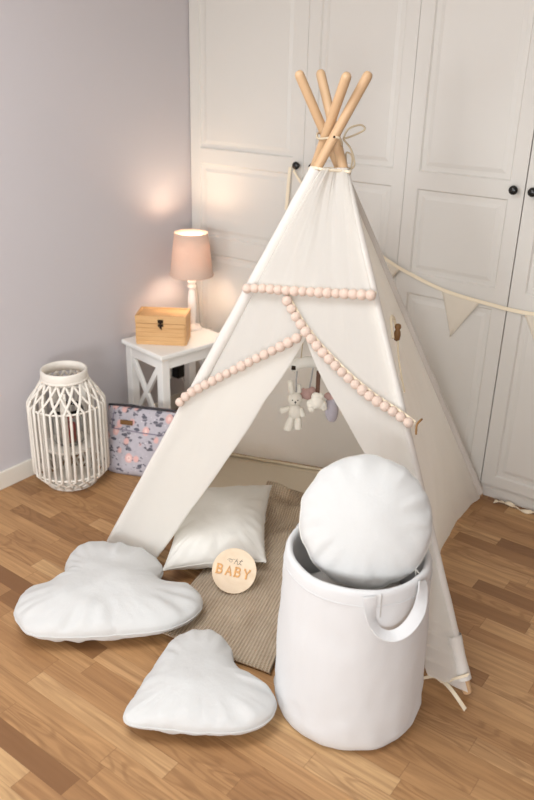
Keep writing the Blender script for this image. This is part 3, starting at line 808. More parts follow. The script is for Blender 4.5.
def knit():
    t = NT('brown_rib_knit'); uv = t.add('ShaderNodeUVMap'); sp = t.add('ShaderNodeSeparateXYZ'); t.link(uv.outputs[0], sp.inputs[0])
    nz = t.add('ShaderNodeTexNoise', i_Scale=9.0, i_Detail=3.0); t.link(uv.outputs[0], nz.inputs['Vector'])
    sx = t.math('MULTIPLY', sp.outputs[0], 2*PI*76); rib = t.math('SINE', sx)
    st = t.math('SINE', t.math('ADD', t.math('MULTIPLY', sp.outputs[1], 2*PI*165), t.math('MULTIPLY', t.math('ABSOLUTE', t.math('SINE', t.math('MULTIPLY', sx, 0.5))), 2.4)))
    h = t.math('ADD', t.math('MULTIPLY', rib, 0.5), t.math('MULTIPLY', st, 0.35))
    f = t.math('ADD', t.math('MULTIPLY', h, 0.38), t.math('MULTIPLY', nz.outputs['Fac'], 0.8))
    t.link(t.mix(f, lin(178, 148, 116), lin(252, 234, 206)), t.b.inputs['Base Color'])
    t.b.inputs['Roughness'].default_value = 1.0; t.b.inputs['Specular IOR Level'].default_value = 0.1; t.b.inputs['Sheen Weight'].default_value = 0.2
    t.bump(h, 0.9, 0.006); return t.m
KNIT = knit()
def sheet(name, fn, nu, nv, mat, th, parent=None, uvs=(1, 1)):
    """thick cloth from fn(u,v)->Vector (top face), thickness th downwards"""
    G = [[fn(i/nu, j/nv) for i in range(nu+1)] for j in range(nv+1)]
    V = [p for r in G for p in r]; m = len(V)
    for j in range(nv+1 if th else 0):
        for i in range(nu+1):
            a = G[j][max(i-1, 0)]; b = G[j][min(i+1, nu)]; c_ = G[max(j-1, 0)][i]; d = G[min(j+1, nv)][i]
            nn = (b-a).cross(d-c_); nn = nn.normalized() if nn.length > 1e-9 else Vector((0, 0, 1)); V.append(G[j][i]-nn*th)
    F = []; UV = []
    def q(a, b, c_, d): F.append((a, b, c_, d))
    for j in range(nv):
        for i in range(nu):
            a = j*(nu+1)+i; q(a, a+1, a+nu+2, a+nu+1)
            if th: q(m+a, m+a+nu+1, m+a+nu+2, m+a+1)
    for i in range(nu if th else 0): q(i, m+i, m+i+1, i+1); a = nv*(nu+1)+i; q(a, a+1, m+a+1, m+a)
    for j in range(nv if th else 0): a = j*(nu+1); q(a, a+nu+1, m+a+nu+1, m+a); a += nu; q(a, m+a, m+a+nu+1, a+nu+1)
    me = bpy.data.meshes.new(name); me.from_pydata([tuple(v) for v in V], [], F); me.update()
    ul = me.uv_layers.new(name='UVMap')
    for lo in me.loops:
        k = lo.vertex_index % m; ul.data[lo.index].uv = ((k % (nu+1))/nu*uvs[0], (k//(nu+1))/nv*uvs[1])
    return link(name, me, mat, parent)
# corners: front-left, front-right, back-right, back-left
bc = [Vector((1.178, -1.545, 0)), Vector((1.588, -1.478, 0)), Vector((1.285, -0.475, 0)), Vector((0.915, -0.545, 0))]
def blanket(u, v):
    p = (bc[0]*(1-u)+bc[1]*u)*(1-v)+(bc[3]*(1-u)+bc[2]*u)*v
    # the far end is pushed up into soft folds
    vf = max(0.0, (v-0.72)/0.28)
    z = 0.019 + 0.008*noise.noise(Vector((p.x*4.5, p.y*4.5, 1.0))) + 0.0045*math.sin((u*2.2+v*7.5)*2.1)*(0.4+0.6*v)
    z += 0.065*math.exp(-((v-0.80-0.06*u)/0.040)**2)*(0.6+0.5*noise.noise(Vector((u*4, 3, 2))))*1.1
    z += 0.075*math.exp(-((v-0.93+0.05*u)/0.036)**2)*(0.7+0.5*noise.noise(Vector((u*3, 7, 2))))
    z += 0.022*math.exp(-((v-0.55-0.25*u)/0.03)**2)*(0.3+0.7*noise.noise(Vector((u*3, 1, 9))))
    e = min(u, 1-u, v)
    if e < 0.03: z = min(z, 0.014+0.008*e/0.03 + (0.03 if v > 0.75 else 0))
    w = Vector((0.012*noise.noise(Vector((p.x*5, p.y*5, 7))), 0.012*noise.noise(Vector((p.x*5, p.y*5, 11))), 0))
    return Vector((p.x+w.x, p.y+w.y, max(z, 0.0205 if v > 0.2 else 0.0125+0.04*v)))
ob = sheet('knitted_blanket', blanket, 60, 130, KNIT, 0.009, None, (0.47, 1.0)); tag(ob, 'brown ribbed knitted blanket spread from inside the teepee out to the heart pillow', 'blanket')

# ---------------------------------------------------------------- wooden disc
dcn = Vector((1.246, -1.222, 0.092))
dvw = Vector((0.60, -0.72, 0.62)).normalized()
di = thing('wooden_disc', 'round pale wooden disc reading BABY leaning on the cream cushion', 'disc', dcn)
dx_ = Vector((0, 0, 1)).cross(dvw).normalized(); dy_ = dvw.cross(dx_)
MD = Matrix((dx_, dy_, dvw)).transposed().to_4x4()
DISCW = wood('pale_plywood', lin(226, 202, 172), lin(236, 216, 190), 0.55, 0, 1.2, 0.03)
DINK = plain('engraved_orange', lin(228, 176, 120), 0.7); DGREY = plain('engraved_grey', lin(140, 128, 116), 0.7)
RD = 0.078
bm = bmesh.new(); lathe(bm, [(0.0008, -0.003), (RD-0.001, -0.003), (RD, -0.002), (RD, 0.002), (RD-0.001, 0.003), (0.0008, 0.003)], 64)
bmesh.ops.transform(bm, matrix=MD, verts=bm.verts); from_bm('disc_plate', bm, DISCW, di)
def stroke(bm, pts, w, z=0.0032, close=False):
    """flat engraved line on the disc face"""
    pts = [Vector((p[0], p[1], z)) for p in pts]
    tube(bm, pts, w, 6, flat=(1.0, 1.0), closed=close)
trot = Matrix.Rotation(math.radians(-13), 4, 'Z') @ Matrix.Scale(1.05, 4)
def letters(word, x0, y0, h, adv, bm, wb):
    G = {'B': [[(0, 0), (0, 1)], [(0, 1), (.42, 1), (.6, .9), (.62, .76), (.5, .58), (.38, .54), (0, .54)], [(.38, .54), (.6, .46), (.7, .28), (.6, .08), (.42, 0), (0, 0)], [(-.13, 0), (.1, 0)], [(-.13, 1), (.1, 1)]],
         'A': [[(0, 0), (.38, 1), (.76, 0)], [(.14, .36), (.62, .36)], [(-.1, 0), (.12, 0)], [(.64, 0), (.88, 0)]],
         'Y': [[(0, 1), (.36, .48), (.72, 1)], [(.36, .48), (.36, 0)], [(.22, 0), (.5, 0)], [(-.12, 1), (.14, 1)], [(.58, 1), (.84, 1)]]}
    x = x0
    for ch in word:
        for s in G[ch]: stroke(bm, [(x+p[0]*h*0.86, y0+p[1]*h) for p in s], wb)
        x += adv
bm = bmesh.new(); letters('BABY', -0.0575, -0.0165, 0.0275, 0.0305, bm, 0.0036)
bmesh.ops.transform(bm, matrix=MD @ trot, verts=bm.verts); from_bm('lettering', bm, DINK, di)
bm = bmesh.new()
stroke(bm, smooth_path([(-0.030, 0.030, 0), (-0.024, 0.036, 0), (-0.015, 0.034, 0), (-0.014, 0.027, 0), (-0.021, 0.026, 0), (-0.024, 0.031, 0), (-0.012, 0.036, 0), (-0.004, 0.037, 0)]), 0.0006)
stroke(bm, smooth_path([(-0.006, 0.022, 0), (-0.002, 0.032, 0), (0.002, 0.040, 0)]), 0.0010)
stroke(bm, smooth_path([(-0.002, 0.030, 0), (0.003, 0.034, 0), (0.005, 0.029, 0), (0.005, 0.023, 0), (0.010, 0.024, 0), (0.014, 0.031, 0)]), 0.0009)
stroke(bm, smooth_path([(0.018, 0.041, 0), (0.013, 0.030, 0), (0.014, 0.024, 0), (0.020, 0.024, 0)]), 0.0010)
stroke(bm, [(0.010, 0.034), (0.022, 0.036)], 0.0008)
bmesh.ops.transform(bm, matrix=MD @ trot, verts=bm.verts); from_bm('lettering', bm, DGREY, di)

# ---------------------------------------------------------------- teepee
tp = thing('teepee', 'cream canvas play teepee on four wooden poles with pom-pom trim', 'teepee', (1.25, -0.74, 0.0))
OFF = Vector((1.25, -0.74, 0.0))
POLE_R = 0.0145
def child(o): 
    o.data.transform(Matrix.Translation(-OFF)); o.parent = tp; return o
for nme in ('FL', 'BL', 'BR', 'FR'):
    a, b = Vector(POLE[nme][0]), Vector(POLE[nme][1]); d = (b-a).normalized(); b = b+d*0.016; ln = (b-a).length
    bm = bmesh.new(); r = POLE_R
    a2 = a + d*0.016
    path = [(a2, r*0.8), (a2+d*0.006, r), (a2+d*ln*0.5, r), (b-d*0.016, r), (b-d*0.008, r*0.92), (b-d*0.002, r*0.65), (b, r*0.2)]
    # build in a local frame so the grain follows the pole
    Lq = d.to_track_quat('Z', 'Y').to_matrix().to_4x4()
    tube(bm, [Vector((0, 0, (p-a2).length)) for p, _ in path], [q for _, q in path], 20)
    o = from_bm('pole', bm, POLEW, tp, True); o.matrix_local = Matrix.Translation(a2-OFF) @ Lq

cen_axis = lambda z: (pz('FL', z)+pz('FR', z)+pz('BL', z)+pz('BR', z))*0.25
def canvas(name, l, r, ztop, ulo, uhi, zlo, nu=48, nv=60, off=0.016, seed=0.0, amp=0.010, sagf=None, mat=None, edge=0.07, redge=False, crease=0.0):
    """cloth between two poles. ulo/uhi(z) limit it sideways, zlo(u) is the hem"""
    def fn(a, b):
        # b: 0 at hem ... 1 at top
        zt = ztop
        u0, u1 = ulo(0.5), uhi(0.5); 
        z = 0.5
        for _ in range(6):
            u = ulo(z)+(uhi(z)-ulo(z))*a; zz = zlo(u); z = zz+(zt(u)-zz)*b
        p = S(l, r, u, z)
        nrm = (pz(r, z)-pz(l, z)).cross(Vector((0, 0, 1))).normalized()
        if (p-cen_axis(z)).dot(nrm) < 0: nrm = -nrm
        if z > 1.30: nrm = nrm
        uu = min(max(u, 0), 1); belly = math.sin(PI*uu)
        w = amp*noise.noise(Vector((u*3.0+seed, z*2.0, seed)))*belly + amp*0.45*noise.noise(Vector((u*9+z*2.5+seed, z*3.2, seed*2)))*belly + amp*0.2*noise.noise(Vector((u*30+seed, z*5, seed*4)))
        s = sagf(u, z) if sagf else 0.0
        ed = min(1.0, max(0.0, (min(u, 1-u) if not redge else u)/edge)) if edge else 1.0; ed = ed*ed*(3-2*ed)
        return p + nrm*((off + w + s)*ed - crease*max(0.0, 1-abs(u-0.022)/0.022))
    o = sheet(name, fn, nu, nv, mat or TENT, 0); return child(o)

def lerp_tab(tab):
    tab = sorted(tab)
    def f(z):
        if z <= tab[0][0]: return tab[0][1]
        for (a, b), (c, d) in zip(tab, tab[1:]):
            if z <= c: return b+(d-b)*(z-a)/(c-a)
        return tab[-1][1]
    return f
const = lambda v: (lambda z: v)
TOPZ = 1.432
# back and left walls, right wall
canvas('back_panel', 'BL', 'BR', const(TOPZ-0.01), const(0.0), const(1.0), const(0.012), off=0.010, seed=1.0, amp=0.012)
canvas('side_panel', 'BL', 'FL', const(TOPZ-0.01), const(0.0), const(1.0), const(0.015), off=0.010, seed=2.0)
hem_r = lerp_tab([(0.0, 0.04), (0.13, 0.05), (0.25, 0.05), (0.40, 0.04), (0.6, 0.03), (0.8, 0.02), (0.92, 0.012), (1.0, 0.008)])
canvas('side_panel', 'FR', 'BR', const(TOPZ-0.01), const(0.0), const(1.0), hem_r, off=0.006, seed=3.4, amp=0.016,
       sagf=lambda u, z: -0.120*math.sin(PI*min(1, max(0, u)))**0.8*math.exp(-(z/0.30)**2) - 0.012*math.sin(PI*min(1, max(0, u))))
bm = bmesh.new(); tube(bm, [S('BL', 'BR', k/20, 0.013)+Vector((0.006, -0.018, 0.004)) for k in range(21)], 0.0065, 8); child(from_bm('hem', bm, TAPE, None, True))
# front: upper panel, two door flaps
canvas('front_panel', 'FL', 'FR', const(TOPZ+0.01), const(0.0), const(1.010), lambda u: 1.068+0.031*u, nv=30, off=0.024, seed=5.0, amp=0.014, redge=True, crease=0.012)
# left flap, upper layer behind the trim and folded lapel in front of it
l_open = lerp_tab([(0.0, 0.145), (0.058, 0.160), (0.275, 0.204), (0.488, 0.269), (0.719, 0.357), (0.92, 0.494), (0.953, 0.512), (0.985, 0.475), (1.066, 0.38), (1.12, 0.38)])
canvas('door_flap', 'FL', 'FR', lambda u: 1.090+0.02*u, const(0.0), l_open, const(0.020), nv=70, nu=30, off=0.012, seed=7.0, amp=0.010, crease=0.012)
lap_top = lerp_tab([(-0.024, 0.663), (-0.004, 0.686), (0.085, 0.749), (0.229, 0.833), (0.375, 0.898), (0.515, 0.953)])
def lap_u1(z): return l_open(min(z, 0.953))
canvas('lapel', 'FL', 'FR', lambda u: lap_top(u), const(-0.004), lap_u1, const(0.012), nv=60, nu=34, off=0.028, seed=9.0, amp=0.010, edge=0)
# right flap
r_open = lerp_tab([(0.0, 0.918), (0.053, 0.917), (0.456, 0.903), (0.625, 0.822), (0.742, 0.724), (0.862, 0.595), (0.952, 0.502), (0.983, 0.464), (1.061, 0.313), (1.12, 0.25)])
r_hem = lambda u: 0.030
canvas('door_flap', 'FL', 'FR', lambda u: 1.088+0.022*u, r_open, const(1.008), r_hem, nv=80, nu=36, off=0.019, seed=11.0, amp=0.008, redge=True,
       sagf=lambda u, z: 0.010*math.sin(z*150)*math.exp(-((z-0.12)/0.10)**2)*math.exp(-((u-0.93)/0.05)**2))
# pole sleeves
def sleeve(nme, z0, z1, r=0.0190, mat=SLEEVE):
    path = []; rr = []
    for k in range(41):
        z = z0+(z1-z0)*k/40; p = pz(nme, z); path.append(p); rr.append(r*(1+0.10*noise.noise(Vector((z*14, ord(nme[0]), ord(nme[1]))))))
    bm = bmesh.new(); tube(bm, path, rr, 18, cap=False); o = from_bm('pole_sleeve', bm, mat, None, True); return child(o)
sleeve('FL', 0.03, 1.437, 0.0205); sleeve('FR', 0.165, 1.432, 0.0168); sleeve('BR', 0.03, 1.42, 0.0190); sleeve('BL', 0.03, 1.40, 0.0190)
sleeve('FR', 0.052, 0.158, 0.0215)
# cuff where the right sleeve ends and the binding along the right hem
bm = bmesh.new(); p = pz('FR', 0.160); tube(bm, [pz('FR', 0.150), pz('FR', 0.170)], 0.0226, 18, cap=False); child(from_bm('sleeve_cuff', bm, SLEEVE, None, True))
# yellowish top edge between the poles
bm = bmesh.new(); ring_pts = [pz('FL', 1.440)+Vector((0.014, -0.014, 0)), pz('FR', 1.432)+Vector((0.010, -0.020, 0)), pz('FR', 1.430)+Vector((0.022, 0.0, 0)), pz('BR', 1.425)+Vector((0.010, 0.018, 0)), pz('BL', 1.42)+Vector((-0.014, 0.014, 0)), pz('FL', 1.440)+Vector((-0.020, 0, 0)), pz('FL', 1.440)+Vector((0.014, -0.014, 0))]
tube(bm, smooth_path(ring_pts, 5), 0.0045, 8); child(from_bm('top_binding', bm, TAPE, None, True))

# pom-pom trims
FN = (pz('FR', 0.7)-pz('FL', 0.7)).cross(Vector((0, 0, 1))).normalized()
if FN.y > 0: FN = -FN
pom_me = bpy.data.meshes.new('pompom'); bm = bmesh.new(); ball(bm, (0, 0, 0), 1.0, 14, 10)
for v in bm.verts: v.co *= 1+0.06*noise.noise(v.co*2.3)
bm.to_mesh(pom_me); bm.free(); pom_me.materials.append(POM); pom_me.polygons.foreach_set('use_smooth', [True]*len(pom_me.polygons))
def trim(uz, off, count, drop, r=0.0162, extra=None):
    pts = [S('FL', 'FR', u, z)+FN*off for u, z in uz]
    if extra: pts = extra(pts)
    path = smooth_path(pts, 6)
    d = [0.0]
    for a, b in zip(path, path[1:]): d.append(d[-1]+(b-a).length)
    bm = bmesh.new(); n = len(path); ups = [Vector((0, 0, 1))]*n
    ribbon(bm, path, [0.005]*n, ups, 0.0015)
    tr = child(from_bm('pompom_trim', bm, TAPE, None)); tr['label'] = 'cream tape set with blush pom-poms'
    j = 0
    for k in range(count):
        s = d[-1]*(k+0.5)/count
        while d[j+1] < s: j += 1
        f = (s-d[j])/(d[j+1]-d[j]); p = path[j].lerp(path[j+1], f)+FN*0.010+Vector(drop)
        o = bpy.data.objects.new('pompom', pom_me); COL.objects.link(o); o.parent = tr
        o.location = p-OFF; rr = r*random.uniform(0.92, 1.08); o.scale = (rr, rr, rr); o.rotation_euler = (random.random()*6, random.random()*6, 0)
    return tr
trim([(-0.03, 1.070), (0.011, 1.072), (0.117, 1.078), (0.352, 1.083), (0.688, 1.093), (1.068, 1.104)], 0.030, 16, (0, 0, -0.004))
trim([(0.340, 1.066), (0.485, 0.997), (0.607, 0.940), (0.696, 0.902), (0.804, 0.856), (0.909, 0.817), (1.01, 0.788), (1.077, 0.764)], 0.030, 20, (-0.006, 0, -0.008))
trim([(-0.022, 0.640), (-0.008, 0.672), (0.012, 0.697), (0.091, 0.754), (0.236, 0.837), (0.383, 0.902), (0.500, 0.948)], 0.032, 17, (0, 0, 0.002))
# ties at the right tie-back, toggle on the right wall
def tent_cord(name, pts, r, mat): 
    bm = bmesh.new(); tube(bm, smooth_path(pts, 6), r, 8); return child(from_bm(name, bm, mat, None, True))
q = S('FL', 'FR', 1.065, 0.762)+FN*0.03
tent_cord('tie_back', [q+Vector((0.014, 0.03, 0.004)), q+Vector((0.012, 0.004, -0.004)), q+Vector((0.014, -0.002, -0.020)), q+Vector((0.015, -0.002, -0.034))], 0.0034, BROWNWOOD)
RN = (pz('BR', 0.7)-pz('FR', 0.7)).cross(Vector((0, 0, 1))).normalized()
if RN.x < 0: RN = -RN
def R_(u, z, o=0.014): return S('FR', 'BR', u, z)+RN*o
bm = bmesh.new(); g = R_(0.36, 0.940, 0.020)
lathe(bm, [(0.003, -0.028), (0.009, -0.024), (0.0115, -0.008), (0.010, 0.004), (0.007, 0.010), (0.011, 0.018), (0.009, 0.027), (0.003, 0.030)], 14)
bmesh.ops.translate(bm, verts=bm.verts, vec=g); o = child(from_bm('toggle', bm, BROWNWOOD, None, True)); o['label'] = 'brown wooden toggle'
tent_cord('toggle_loop', [R_(0.20, 0.945), R_(0.26, 0.985, 0.018), R_(0.34, 0.995, 0.02), R_(0.42, 0.975, 0.018), R_(0.37, 0.955, 0.02)], 0.0045, TAPE)
tent_cord('toggle_loop', [R_(0.32, 0.920, 0.018), R_(0.24, 0.895, 0.014), R_(0.17, 0.850, 0.012), R_(0.13, 0.80, 0.012)], 0.003, TAPE)
# rope and bolts at the crossing
X0 = pz('FR', 1.50)
ropes = [[pz('BR', 1.49)+Vector((0.014, 0.02, 0)), pz('FR', 1.50)+Vector((0.018, -0.006, 0.004)), pz('FL', 1.53)+Vector((0.016, -0.006, 0.0)), pz('BL', 1.52)+Vector((-0.012, -0.014, 0)), pz('BR', 1.53)+Vector((-0.018, 0.0, 0)), pz('BR', 1.49)+Vector((0.014, 0.02, 0))]]
tent_cord('rope_lashing', ropes[0], 0.0035, CORD)
kn = pz('FR', 1.53)+Vector((0.022, 0.012, -0.012))
tent_cord('rope_bow', [kn, kn+Vector((0.012, 0.008, 0.030)), kn+Vector((0.040, 0.028, 0.042)), kn+Vector((0.052, 0.036, 0.030)), kn+Vector((0.030, 0.02, 0.014)), kn], 0.0028, CORD)
tent_cord('rope_bow', [kn, kn+Vector((0.022, 0.014, -0.03)), kn+Vector((0.034, 0.020, -0.075)), kn+Vector((0.016, 0.01, -0.085)), kn+Vector((0.010, 0.006, -0.04)), kn+Vector((0.026, 0.018, -0.055)), kn+Vector((0.020, 0.012, -0.125))], 0.0028, CORD)
def camdir(p): return (Vector((2.64445, -2.99562, 1.727))-p).normalized()
for nme, z in (('FL', 1.530), ('BR', 1.520)):
    p = pz(nme, z); dd = camdir(p); bm = bmesh.new(); lathe(bm, [(0.0035, 0.0), (0.0035, 0.002), (0.002, 0.0032)], 12)
    bmesh.ops.transform(bm, matrix=Matrix.Translation(p+dd*0.0138) @ dd.to_track_quat('Z', 'Y').to_matrix().to_4x4(), verts=bm.verts); child(from_bm('bolt', bm, DARKMETAL, None, True))
# ribbon tie at the right front foot
f0 = pz('FR', 0.055); 
def tie(pts, w=0.007):
    path = smooth_path(pts, 6); bm = bmesh.new(); ribbon(bm, path, [w]*len(path), [Vector((0.3, 0.2, 1))]*len(path), 0.0012); return child(from_bm('tie_ribbon', bm, TAPE, None))
tie([f0+Vector((0.016, -0.012, 0.03)), f0+Vector((-0.012, -0.026, 0.012)), f0+Vector((-0.05, -0.020, -0.030)), f0+Vector((-0.085, -0.012, -0.034)), f0+Vector((-0.115, -0.036, -0.042))])
tie([f0+Vector((-0.055, -0.020, -0.028)), f0+Vector((-0.018, -0.040, -0.028)), f0+Vector((0.014, -0.052, -0.042)), f0+Vector((0.040, -0.070, -0.045))])

# ---------------------------------------------------------------- toys hanging inside the teepee
VX = Vector((0.805, 0.593, 0)).normalized(); VN = Vector((0.593, -0.805, 0))   # picture right and towards the viewer
TA_ = math.atan2(VX.y, VX.x)
C0 = Vector((2.64445, -2.99562, 1.727))
def at(px, py, Y):
    r = RX*(px-267) + DN*(py-400) + FW*778; return C0 + r*((Y-C0.y)/r.y)
YB = -0.80
bar = thing('toy_bar', 'padded cream bar hanging inside the teepee with plush toys tied to it', 'toy bar', at(304, 366, YB), TA_)
bm = bmesh.new(); tube(bm, smooth_path([(-0.045, 0, -0.010), (-0.02, 0, 0.008), (0.02, 0, 0.016), (0.07, 0, 0.008), (0.11, 0, -0.008), (0.15, 0, -0.03)], 6), 0.020, 16); from_bm('padded_bar', bm, CREAMP, bar, True)
bm = bmesh.new(); tube(bm, [(-0.012, 0, 0.025), (0.02, -0.06, 0.62)], 0.002, 6); tube(bm, [(0.10, 0, 0.012), (0.04, -0.06, 0.62)], 0.002, 6); from_bm('hanging_cord', bm, CORD, bar, True)
bm = bmesh.new(); bx(bm, (-0.046, -0.022, -0.009), (-0.030, 0.022, 0.007), 0.004); from_bm('clip', bm, DARKMETAL, bar)
def limb(bm, a, b, r0, r1, rm=None):
    a = Vector(a); b = Vector(b); rm = rm or max(r0, r1)
    path = [a.lerp(b, f) for f in (0, 0.06, 0.2, 0.5, 0.8, 0.94, 1)]; tube(bm, path, [r0*0.4, r0*0.85, r0, (r0+r1)/2, r1, r1*0.8, r1*0.3], 14)
# bunny
bo_ = at(296, 399, YB)
rb_ = thing('plush_bunny', 'cream plush bunny hanging by a grey ribbon in the teepee opening', 'plush toy', bo_-Vector((0, 0, 0.10)), TA_)
Zb = 0.10
bm = bmesh.new()
ball(bm, (-0.004, 0, Zb+0.000), 0.027, 18, 12, (1, 0.85, 1.0))                # head
ball(bm, (-0.002, 0, Zb-0.050), 0.026, 18, 12, (1, 0.8, 1.25))                # body
limb(bm, (-0.016, 0, Zb+0.018), (-0.024, 0, Zb+0.075), 0.011, 0.011)          # ear
limb(bm, (0.010, 0.01, Zb+0.018), (0.006, 0.022, Zb+0.050), 0.011, 0.010)
limb(bm, (-0.020, -0.004, Zb-0.034), (-0.058, -0.006, Zb-0.050), 0.010, 0.013)  # arms
limb(bm, (0.018, -0.004, Zb-0.034), (0.030, -0.010, Zb-0.068), 0.010, 0.012)
limb(bm, (-0.014, -0.003, Zb-0.070), (-0.028, -0.008, Zb-0.128), 0.013, 0.016)  # legs
limb(bm, (0.010, -0.003, Zb-0.070), (0.012, -0.008, Zb-0.122), 0.013, 0.015)
from_bm('plush_body', bm, PLUSH, rb_, True)
bm = bmesh.new(); 
for x, z, r in ((-0.014, 0.004, 0.0024), (0.006, 0.004, 0.0024), (-0.003, -0.003, 0.0035)): ball(bm, (x, -0.0225, Zb+z), r, 8, 6)
tube(bm, [(-0.003, -0.0225, Zb-0.004), (-0.003, -0.0215, Zb-0.013)], 0.0008, 6)
from_bm('face', bm, TOYDARK, rb_, True)
bm = bmesh.new(); tube(bm, [(0, 0.004, Zb+0.024), (-0.002, -0.002, Zb+0.080), (0.0, 0.0, Zb+0.125)], 0.0028, 8, flat=(1, 0.5)); from_bm('ribbon', bm, GREYCORD, rb_, True)
# pink star-like toy
def toy(name, label, px, py, dy): return thing(name, label, 'plush toy', at(px, py, YB+dy), TA_)
ps = toy('plush_bird', 'dusty pink plush toy hanging just right of the bunny', 308, 394, 0.055)
bm = bmesh.new(); ball(bm, (0, 0, 0.0), 0.024, 16, 12, (1.15, 0.8, 0.9)); ball(bm, (0.014, -0.002, 0.016), 0.014, 14, 10); limb(bm, (-0.012, 0, 0.0), (-0.036, 0.004, -0.020), 0.012, 0.009); limb(bm, (0.02, 0, 0.01), (0.036, -0.002, 0.012), 0.008, 0.003); limb(bm, (-0.012, 0, 0.008), (-0.022, 0, 0.022), 0.009, 0.006)
from_bm('plush_body', bm, PINKPL, ps, True)
bm = bmesh.new(); tube(bm, [(0.004, 0, 0.022), (0.010, 0, 0.06), (0.014, -0.01, 0.112)], 0.003, 8, flat=(1, 0.5)); from_bm('ribbon', bm, GREYCORD, ps, True)
cl = toy('plush_lamb', 'cream plush animal on a spotted brown ribbon in the middle of the hanging toys', 317, 402, -0.025)
bm = bmesh.new()
for (x, z, r) in ((0, 0, 0.026), (-0.020, -0.008, 0.018), (0.018, -0.010, 0.018), (-0.004, 0.020, 0.018), (-0.018, -0.026, 0.014), (0.026, -0.022, 0.012), (0.010, 0.022, 0.013)): ball(bm, (x, 0, z), r, 14, 10, (1, 0.8, 1))
from_bm('plush_body', bm, PLUSH, cl, True)
t = NT('spotted_ribbon'); tcc = t.add('ShaderNodeTexCoord'); vo = t.add('ShaderNodeTexVoronoi', i_Scale=170.0, i_Randomness=0.1); t.link(tcc.outputs['Object'], vo.inputs['Vector'])
t.link(t.mix(t.math('LESS_THAN', vo.outputs['Distance'], 0.32), lin(92, 62, 46), lin(196, 160, 130)), t.b.inputs['Base Color'])
bm = bmesh.new(); bx(bm, (-0.0075, -0.002, 0.028), (0.0075, 0.002, 0.120), 0.001, 1); o = from_bm('ribbon', bm, t.m, cl); o['label'] = 'brown spotted ribbon'
wh = toy('plush_whale', 'grey lilac plush toy hanging rightmost, partly behind the right door flap', 331, 404, 0.035)
bm = bmesh.new(); tube(bm, smooth_path([(-0.004, 0, 0.020), (0.0, 0, 0.006), (0.003, 0, -0.022), (0.006, 0, -0.048), (0.010, 0, -0.068)], 4), [0.004+0.0215*math.sin(PI*min(1, (k+1)/17.5))**0.6 for k in range(17)], 14, flat=(1, 0.9))
from_bm('plush_body', bm, GREYPL, wh, True)
bm = bmesh.new(); limb(bm, (-0.002, 0, 0.014), (-0.020, 0, 0.040), 0.008, 0.013); limb(bm, (-0.002, 0, 0.014), (0.008, 0, 0.040), 0.008, 0.011); from_bm('tail', bm, PINKPL, wh, True)
bm = bmesh.new(); tube(bm, [(-0.004, 0, 0.030), (-0.002, 0, 0.118)], 0.0025, 8); from_bm('ribbon', bm, GREYCORD, wh, True)

# ---------------------------------------------------------------- bunting on the wardrobe
ga = thing('bunting_garland', 'cream cord bunting with pale triangle flags strung along the wardrobe doors', 'garland', (1.4, -0.03, 0.9))
GO = Vector((1.4, -0.03, 0.9))
gp = [(0.624, -0.036, 1.288), (0.70, -0.045, 1.22), (0.90, -0.040, 1.085), (1.12, -0.034, 0.966), (1.27, -0.032, 0.912), (1.41, -0.030, 0.877), (1.58, -0.030, 0.860), (1.765, -0.030, 0.854), (2.0, -0.030, 0.890), (2.3, -0.034, 1.02), (2.60, -0.044, 1.280), (2.623, -0.036, 1.290)]
path = smooth_path([Vector(p)-GO for p in gp], 8)
bm = bmesh.new(); ribbon(bm, path, [0.0072]*len(path), [Vector((0, 0.12, 1))]*len(path), 0.0012); from_bm('cord', bm, TAPE, ga)
bm = bmesh.new(); pts = [Vector(p)-GO for p in ((0.606, -0.036, 1.300), (0.604, -0.040, 1.255), (0.598, -0.036, 1.20), (0.594, -0.034, 1.145), (0.590, -0.034, 1.11))]; pp = smooth_path(pts, 6)
ribbon(bm, pp, [0.007]*len(pp), [Vector((1, 0.3, 0))]*len(pp), 0.0012); from_bm('cord_tail', bm, TAPE, ga)
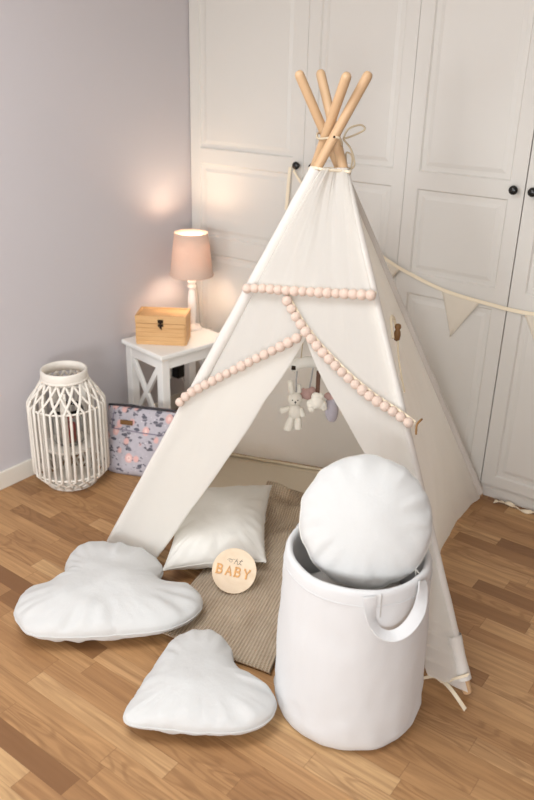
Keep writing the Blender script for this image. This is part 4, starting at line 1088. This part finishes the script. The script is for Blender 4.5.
bm = bmesh.new(); tube(bm, [Vector((0.6235+0.0105*math.cos(a), -0.032, 1.305+0.0105*math.sin(a)))-GO for a in [2*PI*k/16 for k in range(16)]], 0.0022, 6, closed=True); from_bm('knob_loop', bm, TAPE, ga, True)
FLAGC = cotton('sheer_flag_cotton', lin(250, 243, 230), 0.35, 700, 0.25)
def flag(a, b, tip):
    a, b, tip = (Vector(p)-GO for p in (a, b, tip)); V = []; F = []; n = 14
    G = []
    for j in range(n+1):
        f = j/n; l = a.lerp(tip, f); r = b.lerp(tip, f)
        G.append([l.lerp(r, i/n)+Vector((0, 0.005*math.sin(6*i/n+3*f)*(f), 0)) for i in range(n+1)])
    V = [p for row in G for p in row]
    for j in range(n):
        for i in range(n): k = j*(n+1)+i; F.append((k, k+1, k+n+2, k+n+1))
    me = bpy.data.meshes.new('flag'); me.from_pydata([tuple(v) for v in V], [], F); me.update(); o = link('flag', me, FLAGC, ga)
    md = o.modifiers.new('thickness', 'SOLIDIFY'); md.thickness = 0.001; return o
flag((1.385, -0.028, 0.880), (1.555, -0.028, 0.859), (1.445, -0.026, 0.689))
flag((1.045, -0.032, 1.002), (1.190, -0.032, 0.935), (1.075, -0.028, 0.800))
flag((1.735, -0.028, 0.852), (1.905, -0.028, 0.866), (1.830, -0.026, 0.675))
flag((2.08, -0.030, 0.915), (2.24, -0.032, 0.985), (2.19, -0.028, 0.770))
flag((0.78, -0.042, 1.165), (0.92, -0.040, 1.070), (0.80, -0.030, 0.940))

# cream strip lying along the plinth beside the teepee
pts = smooth_path([(1.745, -0.045, 0.010), (1.80, -0.030, 0.014), (1.87, -0.040, 0.008), (1.94, -0.028, 0.013), (2.02, -0.040, 0.009), (2.10, -0.030, 0.010)], 8)
bm = bmesh.new(); ribbon(bm, pts, [0.009]*len(pts), [Vector((0.1, 0.7+0.3*math.sin(i*0.9), 0.6*math.cos(i*0.7))) for i in range(len(pts))], 0.0012)
o = from_bm('ribbon_strip', bm, TAPE); tag(o, 'cream ribbon lying on the floor along the right wardrobe plinth', 'ribbon')
